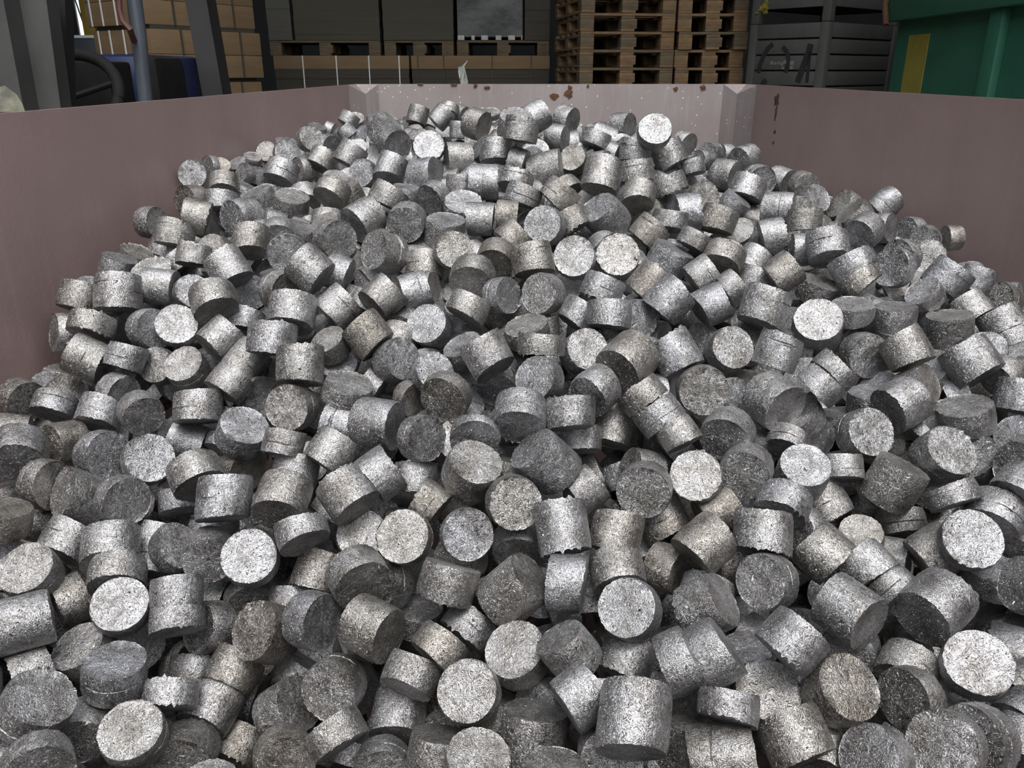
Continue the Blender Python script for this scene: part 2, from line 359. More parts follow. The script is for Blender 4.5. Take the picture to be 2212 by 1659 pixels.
def blotch(px, py, rx_, rz_, seed, wall='b', m='rust', nm='rust_patch'):
    """scab of rust standing a hair proud of the sheet"""
    rnd = random.Random(seed); bm = bmesh.new(); n = 13
    if wall == 'b': p = at(px, py, YB - .004)
    else:
        v = at(px, py, 1.0) - CAM; t = (rx(4.6) - CAM.x) / v.x; p = CAM + v * t
    c = bm.verts.new((0, 0, 0)); ring = []; back = []
    for k in range(n):
        a = 2 * math.pi * k / n; q = rnd.uniform(.6, 1.15)
        ring.append((math.cos(a) * rx_ * q, math.sin(a) * rz_ * q))
    def W(u, z, d): return (p.x + u, p.y - d, p.z + z) if wall == 'b' else (p.x - d, p.y + u, p.z + z)
    c.co = W(0, 0, .004)
    r1 = [bm.verts.new(W(u, z, .0015)) for u, z in ring]; r0 = [bm.verts.new(W(u, z, -.003)) for u, z in ring]
    for k in range(n):
        bm.faces.new((c, r1[k], r1[(k + 1) % n])); bm.faces.new((r1[k], r0[k], r0[(k + 1) % n], r1[(k + 1) % n]))
    bm.transform(inv)
    link(nm, finish(bm, nm), M[m], skip)
for i, (px, py, a, b2) in enumerate(((1197, 208, .03, .022), (1228, 203, .03, .03), (1231, 190, .014, .02), (908, 182, .02, .008), (982, 183, .024, .01),
                                     (1027, 185, .014, .012), (1052, 189, .02, .012), (1270, 186, .01, .014), (1460, 192, .016, .016), (1519, 189, .02, .02),
                                     (1592, 222, .012, .03), (1596, 288, .012, .016))):
    blotch(px, py, a, b2, i)
for i, (px, py, a, b2) in enumerate(((1678, 216, .05, .035), (1674, 285, .03, .012), (1671, 309, .03, .016), (1676, 245, .02, .05))):
    blotch(px, py, a, b2, 40 + i, 'r')

# ------------------------------------------------------------------ background: forklift on the left
fl = empty('forklift', (-2.3, 3.9, FLOOR), 0, 'forklift left of the skip with dark mast, blue body and black steering wheel', 'forklift')
finv = Matrix.Translation((2.3, -3.9, -FLOOR))
def fpart(name, bm, m, par=None, sm=40, label=None):
    bm.transform(finv)
    o = link(name, finish(bm, name, sm), M[m], par or fl)
    if label: o['label'] = label
    return o
def slab(px0, px1, F, dep, ybot=240, ytop=-60, lean=0):
    """upright leaning beam seen between px0..px1 (at the rim) in plane F, running on down to the floor"""
    a0 = at(px0, ybot, F); a1 = at(px1, ybot, F); b0 = at(px0 - lean, ytop, F); b1 = at(px1 - lean, ytop, F)
    bm = bmesh.new(); pts = []
    for (l, r) in ((a0, a1), (b0, b1)):
        for y in (F, F + dep):
            pts += [Vector((l.x, y, l.z)), Vector((r.x, y, r.z))]
    dl = (a0 - b0) / (a0.z - b0.z); dr = (a1 - b1) / (a1.z - b1.z); zf = FLOOR + .12
    low = []
    for y in (F, F + dep):
        low += [Vector((a0.x + dl.x * (zf - a0.z), y, zf)), Vector((a1.x + dr.x * (zf - a1.z), y, zf))]
    P_ = low + pts[4:]
    v = [bm.verts.new(p) for p in P_]
    for f in ((0, 1, 5, 4), (2, 6, 7, 3), (0, 4, 6, 2), (1, 3, 7, 5), (4, 5, 7, 6), (0, 2, 3, 1)):
        bm.faces.new([v[i] for i in f])
    return bm
fpart('mast_rail', slab(-40, 52, 3.05, .10, 240, -60, 56), 'mast')
fpart('mast_rail', slab(62, 132, 3.15, .08, 240, -60, 40), 'mast')
fpart('mast_post', slab(133, 148, 3.3, .06, 240, -60, 10), 'black')
bm = bmesh.new(); rnd = random.Random(5); ring = []
for (px, py) in ((-30, 196), (8, 185), (22, 196), (34, 205), (47, 225), (52, 241), (-30, 243)):
    ring.append(at(px + rnd.uniform(-2, 2), py, 3.047))
bm.faces.new([bm.verts.new(p) for p in ring]); r_ = bmesh.ops.extrude_face_region(bm, geom=bm.faces[:])
for g_ in r_['geom']:
    if isinstance(g_, bmesh.types.BMVert): g_.co.y += .004
fpart('worn_paint', bm, 'wornyellow', None, 0, 'patch of worn pale yellow paint')
# steering wheel, tilted
wc = at(140, 215, 3.75); bm = bmesh.new(); Rw = .235
tl = math.radians(38); ptsw = []
for k in range(33):
    a = 2 * math.pi * k / 32
    ptsw.append((wc.x + math.cos(a) * Rw, wc.y + math.sin(a) * Rw * math.sin(tl), wc.z + math.sin(a) * Rw * math.cos(tl)))
tube(bm, ptsw, .026, 10, False)
for a in (0.4, 2.4, 4.5): tube(bm, [wc, (wc.x + math.cos(a) * Rw, wc.y + math.sin(a) * Rw * math.sin(tl), wc.z + math.sin(a) * Rw * math.cos(tl))], .013, 8)
fpart('steering_wheel', bm, 'rubber')
a = at(146, 132, 4.0); b2 = at(292, 162, 4.0); bm = bmesh.new(); box(bm, (a.x, 4.0, FLOOR + .5), (b2.x - .12, 4.25, a.z), .02); fpart('dashboard', bm, 'rubber')
a = at(180, 117, 4.4); b2 = at(318, 117, 4.4)
bm = bmesh.new(); box(bm, (a.x, 4.4, FLOOR + .35), (b2.x, 5.2, a.z), .05); fpart('engine_cowl', bm, 'blue')
a = at(312, 120, 4.5); b2 = at(362, 120, 4.5); bm = bmesh.new(); box(bm, (a.x, 4.35, 1.0), (b2.x, 4.75, a.z), .06); fpart('seat_back', bm, 'rubber')
bm = bmesh.new(); tube(bm, [at(282, -60, 4.0), at(298, 60, 4.0), at(316, 230, 4.0), at(330, 420, 4.0)], .034, 10); fpart('guard_post', bm, 'bluegrey')
bm = bmesh.new(); tube(bm, [at(254, -60, 3.9), at(258, 20, 3.9), at(264, 45, 3.9), at(280, 62, 3.9), at(290, 90, 3.95)], .014, 8); fpart('hose', bm, 'redhose')
bm = bmesh.new()
p0 = at(412, -60, 5.0); p1 = at(462, 220, 5.0); d_ = (p1 - p0); p2 = p1 + d_ * .8
for q in ((p0, p2),):
    wv_ = Vector((.06, 0, 0)); dy = Vector((0, .16, 0)); vv = []
    for p in q: vv += [bm.verts.new(p - wv_), bm.verts.new(p + wv_), bm.verts.new(p + wv_ + dy), bm.verts.new(p - wv_ + dy)]
    for f in ((0, 1, 2, 3), (4, 7, 6, 5), (0, 4, 5, 1), (1, 5, 6, 2), (2, 6, 7, 3), (3, 7, 4, 0)): bm.faces.new([vv[i] for i in f])
fpart('guard_pillar', bm, 'black')
bm = bmesh.new(); box(bm, (-3.0, 3.35, FLOOR + .14), (-1.75, 5.5, FLOOR + .75), .04); fpart('chassis', bm, 'blue')
for x_ in (-2.95, -1.9):
    for y_ in (3.6, 5.2):
        bm = bmesh.new(); tube(bm, [(x_ - .09, y_, FLOOR + .24), (x_ + .09, y_, FLOOR + .24)], .24, 20); fpart('wheel', bm, 'rubber')

# ------------------------------------------------------------------ amber column and grey cabinet far left
a = at(180, 66, 10.5); b2 = at(207, 66, 10.5)
bm = bmesh.new(); box(bm, (a.x, 10.5, FLOOR), (b2.x, 10.62, 4.2), .01)
tag(link('rack_post', finish(bm, 'rack_post', 40), M['amber']), 'amber yellow upright post left of the strapped cardboard bales', 'post')
a = at(140, 76, 9.5); b2 = at(212, 76, 9.5)
cab = empty('cabinet', ((a.x + b2.x) / 2, 9.7, FLOOR), 0, 'plain grey cabinet behind the forklift steering wheel', 'cabinet')
link('cabinet_body', boxme('cabinet_body', (-(b2.x - a.x) / 2, -.2, 0), ((b2.x - a.x) / 2, .3, a.z - FLOOR - .03), .01), M['bluegrey'], cab)
link('cabinet_top', boxme('cabinet_top', (-(b2.x - a.x) / 2 - .02, -.22, a.z - FLOOR - .03), ((b2.x - a.x) / 2 + .02, .32, a.z - FLOOR), .006), M['strap'], cab)

# ------------------------------------------------------------------ cardboard bales, stacked, seen corner on
c0 = at(325, 110, 6.6)
zs = [FLOOR, .48, .96, at(325, 170, 6.6).z, at(325, 52, 6.6).z, at(325, -70, 6.6).z]
rndb = random.Random(9)
def bale(zi, z0, z1, label, group=None):
    t = empty('cardboard_bale', (c0.x + rndb.uniform(-.02, .02), c0.y, z0), math.radians(55), label, 'bale', group)
    h = z1 - z0 - .03; LA, LB = .78, 1.02      # LA along the left (receding) face, LB along the right face
    bm = bmesh.new(); n = 2; r = random.Random(zi)
    for k in range(n):                            # the bale's pressed layers, each a little in or out
        za = h * k / n; zb = h * (k + 1) / n; j = [r.uniform(-.003, .003) for _ in range(4)]
        # local axes: +X = right face direction, +Y = left face direction
        box(bm, (j[0], j[1], za), (LB + j[2], LA + j[3], zb - .0005), .009)
    o = link('cardboard_layers', finish(bm, 'cardboard_layers', 40), M['card'], t); o['kind'] = 'stuff'
    for yy in (.06, .33, .52, .68):
        link('strap', boxme('strap', (-.012, yy, .0), (-.006, yy + .014, h)), M['strap'], t)
    for yy in (.25, .8):
        link('strap', boxme('strap', (yy, -.012, .0), (yy + .014, -.006, h)), M['card_dark'], t)
    link('spacer_sheet', boxme('spacer_sheet', (.03, .03, h), (LB - .03, LA - .03, z1 - z0)), M['card_dark'], t)
    return t
bl = ['brown cardboard bale at the bottom of the left stack', 'brown cardboard bale second from the bottom of the left stack',
      'brown cardboard bale third from the bottom, its top edge just above the skip rim', 'brown cardboard bale with white straps, in full view left of the dark pillar',
      'topmost brown cardboard bale of the left stack, cut by the photo edge']
for i in range(5): bale(i, zs[i], zs[i + 1], bl[i], 'brown cardboard bales')

# ------------------------------------------------------------------ pallets
def pallet_parts(w_, d_, rnd, key):
    """timber pallet 0.144 high: list of (name, mesh) — deck boards, stringers, blocks, bottom boards"""
    out = []
    nb = 5
    for k in range(nb):                                                # deck boards run across the width
        y = k * (d_ - .12) / (nb - 1); out.append(('deck_board', (0, y, .122), (w_, y + .12, .144)))
    for x in (0, (w_ - .12) / 2, w_ - .12): out.append(('stringer_board', (x, 0, .1), (x + .12, d_, .122)))
    for i, x in enumerate((0, (w_ - .12) / 2, w_ - .12)):
        for y in (0, (d_ - .14) / 2, d_ - .14): out.append(('block', (x, y, .022), (x + .12 + (.02 if i == 1 else 0), y + .14, .1)))
    for x in (0, (w_ - .12) / 2, w_ - .12): out.append(('bottom_board', (x, 0, 0), (x + .12, d_, .022)))
    return [(n, boxme(n + key, a_, b_2, 0.004, .0007, rnd)) for n, a_, b_2 in out]
PM = {}
def pallet(loc, rz, w_, d_, label, group, m, seed=0, name='wooden_pallet'):
    key = (w_, d_, m, seed % 3)
    if key not in PM:
        PM[key] = pallet_parts(w_, d_, random.Random(str(key)), '_'.join(map(str, key)))
        r = random.Random(str(key) + 'm')
        for n, me in PM[key]: me.materials.append(M[r.choice(('wood', 'wood', 'wood2'))] if m == 'mix' else M[m])
    t = empty(name, loc, rz, label, 'pallet', group)
    for n, me in PM[key]: link(n, me, None, t)
    return t
ords = ['topmost', 'second', 'third', 'fourth', 'fifth', 'sixth', 'seventh']
def pstack(px, F, rz, w_, d_, what, n, seed):
    p = at(px, 110, F); r = random.Random(seed)
    for k in range(n):
        z = FLOOR + .1455 * k; top = 14 - k                             # index 14 is the layer cut by the photo's top edge
        if top < 0: lab = 'wooden pallet above the photo frame in ' + what
        elif top < 6: lab = ('wooden pallet, %s from the photo top edge in ' % ords[top]) + what if top else 'wooden pallet cut by the photo top edge in ' + what
        else: lab = 'wooden pallet low in ' + what + ', hidden by the skip'
        pallet((p.x + r.uniform(-.018, .018), p.y + r.uniform(-.02, .02), z), rz + r.uniform(-.02, .02), w_, d_, lab, 'pallets in ' + what, 'mix', r.randint(0, 5))
pstack(1249, 7.6, math.radians(7), .84, 1.2, 'the left stack of empty pallets', 16, 1)
pstack(1460, 7.7, math.radians(-3), .60, .8, 'the right stack of empty pallets', 16, 2)

# ------------------------------------------------------------------ sheet-board loads in the middle
FM = 9.0
def load(px0, px1, zb, zt, dep, m, label, group, name='board_load', straps=(), sm='strap'):
    a_ = at(px0, 110, FM); b_2 = at(px1, 110, FM); w_ = b_2.x - a_.x - .015
    t = empty(name, (a_.x, FM, zb), 0, label, 'load', group)
    n = max(4, int((zt - zb) / .055)); bm = bmesh.new(); r = random.Random(label)
    for k in range(n):
        z0 = (zt - zb) * k / n; z1 = (zt - zb) * (k + 1) / n; j = [r.uniform(-.004, .004) for _ in range(3)]
        box(bm, (max(0, j[0]), j[1], z0), (w_ + min(0, j[2]), dep, z1))
    o = link('sheet_layers', finish(bm, 'sheet_layers'), M[m], t); o['kind'] = 'stuff'
    if straps:
        ch = link('cardboard_cap', boxme('cardboard_cap', (-.004, -.010, zt - zb - .13), (w_ + .004, .3, zt - zb - .001), .004), M['card'], t); ch['label'] = 'brown cardboard cap'
    for px in straps:
        x = at(px, 150, FM).x - a_.x
        link('strap', boxme('strap', (x, -.017, 0), (x + .012, -.011, zt - zb)), M[sm], t)
    return t
zlow = at(800, 120, FM).z; zpal = zlow + .146
load(590, 885, FLOOR + .001, zlow, 1.0, 'card_dark', 'low dark board load with white straps under the two olive loads', 'strapped loads', straps=(655, 727, 797, 862))
load(888, 1190, FLOOR + .001, zlow, 1.0, 'card_dark', 'low dark board load right of the pale plastic strip', 'strapped loads', straps=(902, 958, 1062, 1146), sm='card_olive')
for i, (px0, px1) in enumerate(((583, 826), (830, 984), (987, 1190))):
    a_ = at(px0, 110, FM); b_2 = at(px1, 110, FM)
    pallet((a_.x, FM + .01, zlow), 0, round(b_2.x - a_.x - .02, 3), .9, ('wooden pallet under the left olive load', 'wooden pallet under the right olive load', 'dark wooden pallet under the black wrapped load')[i], 'pallets under the loads', 'wood2', i)
load(640, 826, zpal, zpal + .95, .9, 'card_olive', 'wide olive board load on a pallet, left of its narrower twin', 'olive board loads')
load(583, 637, zpal, zpal + .93, .85, 'paper', 'slim stack of paler paper sheets left of the wide olive load', 'paper stacks')
load(830, 984, zpal, zpal + .97, .9, 'card_olive', 'narrow olive board load on a pallet, beside the black wrapped load', 'olive board loads')
load(1133, 1190, zpal, zpal + .95, .9, 'card_dark', 'slim dark board load between the black wrap and the pallet stacks', 'dark board loads')
# black film wrapped load: pleated film over a block
a_ = at(988, 110, FM); b_2 = at(1129, 110, FM); w_ = b_2.x - a_.x
bk = empty('wrapped_load', (a_.x, FM, zpal), 0, 'load wrapped in black film standing right of the olive loads', 'load')
bm = bmesh.new(); n = 40; r = random.Random(3); rows = []
for k in range(9):
    row = []
    for i in range(n):
        s = i / n * 4; side = int(s); u = s - side
        x, y = ((u * w_, 0), (w_, u * .85), (w_ - u * w_, .85), (0, .85 - u * .85))[side]
        jj = r.uniform(-.012, .012) * (0 if k in (0,) else 1)
        row.append(bm.verts.new((min(max(x + (jj if side % 2 else 0), .004), w_ - .004), y + (jj if side % 2 == 0 else 0) + .014, .03 + k * .115)))
    rows.append(row)
for q, s in zip(rows, rows[1:]):
    for i in range(n): bm.faces.new((q[i], q[(i + 1) % n], s[(i + 1) % n], s[i]))
bm.faces.new(rows[0][::-1]); bm.faces.new(rows[-1])
link('black_film', finish(bm, 'black_film', 25), M['blackwrap'], bk)
for px, w2 in ((996, .07), (1022, .035), (1047, .07), (1077, .06), (1105, .07), (1127, .012)):  # slots of daylight under the load, painted as small pale blocks
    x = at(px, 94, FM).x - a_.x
    link('painted_daylight_slot', boxme('painted_daylight_slot', (x - w2 / 2, -.004, .0), (x + w2 / 2, .3, .045), .004), M['plastic'], bk)
# pale plastic strip standing up behind the skip's end wall
bm = bmesh.new(); FS = YB + .03; prof = ((1004, 360), (1003, 250), (1003, 178), (999, 160), (996, 145), (1001, 137), (1008, 131)); wd = (9, 9, 9, 9, 8, 7, 3)
L0 = []
for (px, py), hw in zip(prof, wd):
    l = at(px - hw * .9, py + hw * .25, FS); r2 = at(px + hw * .9, py - hw * .15, FS); cv = .012
    L0.append([bm.verts.new(l), bm.verts.new((l + r2) / 2 + Vector((0, cv, 0))), bm.verts.new(r2)])
for q, s in zip(L0, L0[1:]):
    for i in range(2): bm.faces.new((q[i], q[i + 1], s[i + 1], s[i]))
r_ = bmesh.ops.solidify(bm, geom=bm.faces[:], thickness=.004)
tag(link('plastic_strip', finish(bm, 'plastic_strip', 50), M['plastic']), 'pale plastic strip sticking up behind the skip end wall', 'strip')

# ------------------------------------------------------------------ grey crates seen corner on
gc = at(1785, 100, 6.7); CA = math.radians(40)
def crate(z0, z1, label, ys, marks):
    """box pallet turned 45 degrees, nearest corner at gc; ys = rib heights"""
    t = empty('box_crate', (gc.x, gc.y, z0), CA, label, 'crate', 'grey box crates')
    SX, SY = 1.1, .7; h = z1 - z0 - .002
    # local +X runs right-back from the near corner, +Y runs left-back
    for (x, y) in ((0, 0), (SX - .07, 0), (0, SY - .07), (SX - .07, SY - .07)):
        link('corner_post', boxme('corner_post', (x, y, 0), (x + .07, y + .07, h), .008), M['greycrate'], t)
    nb = len(ys) - 1
    for k in range(nb):
        za, zb = ys[k] - z0 + .006, ys[k + 1] - z0 - .006
        for a3, b3 in (((.07, .006, za), (SX - .07, .03, zb)), ((.006, .07, za), (.03, SY - .07, zb)), ((.07, SY - .03, za), (SX - .07, SY - .006, zb)), ((SX - .03, .07, za), (SX - .006, SY - .07, zb))):
            link('slat', boxme('slat', a3, b3, .007), M['greycrate'], t)
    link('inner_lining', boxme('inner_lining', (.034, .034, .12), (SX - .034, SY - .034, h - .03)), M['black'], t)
    return t
def cz(py): return at(1785, py, 6.7).z
rib = cz(76) - cz(115)
zt = cz(45); ysl = [zt - rib * .92 * k for k in range(10, -1, -1)]; ysl = [z for z in ysl if z > .9]
cr = crate(ysl[0], zt, 'grey slatted box crate daubed with black marks beside the green container', ysl, True)
cr_b = crate(FLOOR, ysl[0], 'grey slatted box crate lowest in its stack, hidden by the skip', [FLOOR + .12 + (ysl[0] - FLOOR - .12) * k / 5 for k in range(6)], False)
crate(zt, zt + .75, 'upper grey box crate with dark fork openings, cut by the photo top edge', [cz(14) + rib * .92 * k for k in range(4)], False)
# black brush strokes on the marked crate's left face (local x = 0 plane, running along +Y)
def stroke(pts, wd_):
    bm = bmesh.new(); Lr = []
    ux = Vector((-math.sin(CA), math.cos(CA), 0))
    for i, (px, py) in enumerate(pts):
        # meet the ray with the face plane through gc along ux
        v = at(px, py, 1.0) - CAM; nrm = Vector((ux.y, -ux.x, 0)); t = (gc - CAM).dot(nrm) / v.dot(nrm); p = CAM + v * t
        loc = Vector(((p - gc).dot(ux), 0, p.z - ysl[0])); Lr.append((loc.x, loc.z))
    for i, (y, z) in enumerate(Lr):
        a2 = Lr[max(i - 1, 0)]; b3 = Lr[min(i + 1, len(Lr) - 1)]; d2 = Vector((b3[0] - a2[0], b3[1] - a2[1])).normalized(); n2 = Vector((-d2.y, d2.x)) * wd_
        L0 = [bm.verts.new((x_, y + s * n2.x, z + s * n2.y)) for s in (-1, 1) for x_ in (.009, .0035)]
        if i:
            for e in ((0, 1), (1, 3), (3, 2), (2, 0)): bm.faces.new((prev[e[0]], prev[e[1]], L0[e[1]], L0[e[0]]))
        else: bm.faces.new((L0[0], L0[1], L0[3], L0[2]))
        prev = L0
    bm.faces.new((prev[0], prev[2], prev[3], prev[1]))
    link('brush_stroke', finish(bm, 'brush_stroke'), M['black'], cr)
stroke([(1669, 95), (1658, 105), (1650, 118), (1641, 140), (1637, 158)], .02)
stroke([(1690, 101), (1699, 112), (1702, 128), (1700, 145), (1696, 157)], .018)
stroke([(1751, 95), (1745, 115), (1735, 142), (1722, 178)], .026)
stroke([(1749, 110), (1746, 142), (1742, 178)], .014)
stroke([(1654, 172), (1645, 184)], .022)
for px, py, l_ in ((1666, 136, 4), (1674, 137, 3), (1681, 136, 3), (1688, 138, 4), (1694, 134, 4), (1709, 136, 5), (1708, 146, 4), (1690, 147, 3)):
    bm = bmesh.new(); v = at(px, py, 1.0) - CAM; ux = Vector((-math.sin(CA), math.cos(CA), 0)); nrm = Vector((ux.y, -ux.x, 0)); t = (gc - CAM).dot(nrm) / v.dot(nrm); p = CAM + v * t
    y = (p - gc).dot(ux); z = p.z - ysl[0]; s = l_ * .004
    box(bm, (.003, y - s, z - s * .8), (.0075, y + s * .7, z + s * .8)); link('paint_fleck', finish(bm, 'paint_fleck'), M['fleck'], cr)
# yellow torn tape hanging on the upper crate's left corner
bm = bmesh.new(); r = random.Random(8); FT = 6.95
for (px, py, w1, h1) in ((1655, 4, 5, 9), (1651, 17, 9, 8), (1653, 27, 5, 5), (1634, 30, 4, 4), (1643, 22, 7, 3)):
    p = at(px, py, FT); k_ = FT / 1.067 / FPX; c = bm.verts.new(p + Vector((0, -.02, 0))); rg = []
    for i in range(7):
        a = 2 * math.pi * i / 7 + r.uniform(-.3, .3); rg.append(bm.verts.new(p + Vector((math.cos(a) * w1 * k_, r.uniform(-.015, .015), math.sin(a) * h1 * k_)) * r.uniform(.8, 1.25)if False else p + Vector((math.cos(a) * w1 * k_ * r.uniform(.8, 1.2), r.uniform(-.012, .012), math.sin(a) * h1 * k_ * r.uniform(.8, 1.2)))))
    for i in range(7): bm.faces.new((c, rg[i], rg[(i + 1) % 7]))
r_ = bmesh.ops.solidify(bm, geom=bm.faces[:], thickness=.003)
tag(link('tape_scrap', finish(bm, 'tape_scrap'), M['yellow']), 'torn scrap of bright yellow tape on the upper grey crate', 'tape')

# ------------------------------------------------------------------ green container on the right, its long side along Y
gn = empty('green_container', (3.4, 4.6, FLOOR), 0, 'dark green steel container with a yellow stripe right of the skip', 'container')
GX = 2.72; GY0, GY1 = 2.2, 6.22
def gz(px, py):                                                        # point on the container's near side
    v = at(px, py, 1.0) - CAM; return CAM + v * ((GX - CAM.x) / v.x)
ginv = Matrix.Translation((-3.4, -4.6, -FLOOR))
def gpart(name, bm, m, label=None, sm=0):
    bm.transform(ginv); o = link(name, finish(bm, name, sm), M[m], gn)
    if label: o['label'] = label
zl = gz(2100, 27).z
bm = bmesh.new(); box(bm, (GX, GY0, FLOOR + .15), (GX + 1.5, GY1, zl + .3)); gpart('container_body', bm, 'green')
bm = bmesh.new(); box(bm, (GX - .085, GY0 - .05, zl), (GX + .05, GY1 + .05, zl + .32), .012); gpart('top_rail', bm, 'green', None, 40)
for px0, px1 in ((2140, 2168),):
    y0, y1 = gz(px1, 120).y, gz(px0, 120).y
    bm = bmesh.new(); box(bm, (GX - .05, y0, FLOOR + .15), (GX, y1, zl), .008); gpart('side_rib', bm, 'green', None, 40)
for y in (2.9,):
    bm = bmesh.new(); box(bm, (GX - .05, y - .06, FLOOR + .15), (GX, y + .06, zl), .008); gpart('side_rib', bm, 'green', None, 40)
y0, y1 = gz(2000, 130).y, gz(1957, 130).y; zt_ = gz(1980, 75).z
bm = bmesh.new(); box(bm, (GX - .004, y0, .9), (GX, y1, zt_)); gpart('yellow_stripe', bm, 'yellow', 'faded yellow vertical stripe')
for y in (2.6, 5.6):
    bm = bmesh.new(); box(bm, (GX + .1, y - .1, FLOOR), (GX + 1.4, y + .1, FLOOR + .15)); gpart('skid', bm, 'mast')
bm = bmesh.new(); p = gz(1925, 40); tube(bm, [(GX - .1, GY1 - .02, zl - .02), (GX - .11, GY1 + .02, zl + .1), (GX - .1, GY1 + .03, zl + .24)], .02, 8); gpart('latch', bm, 'rust')

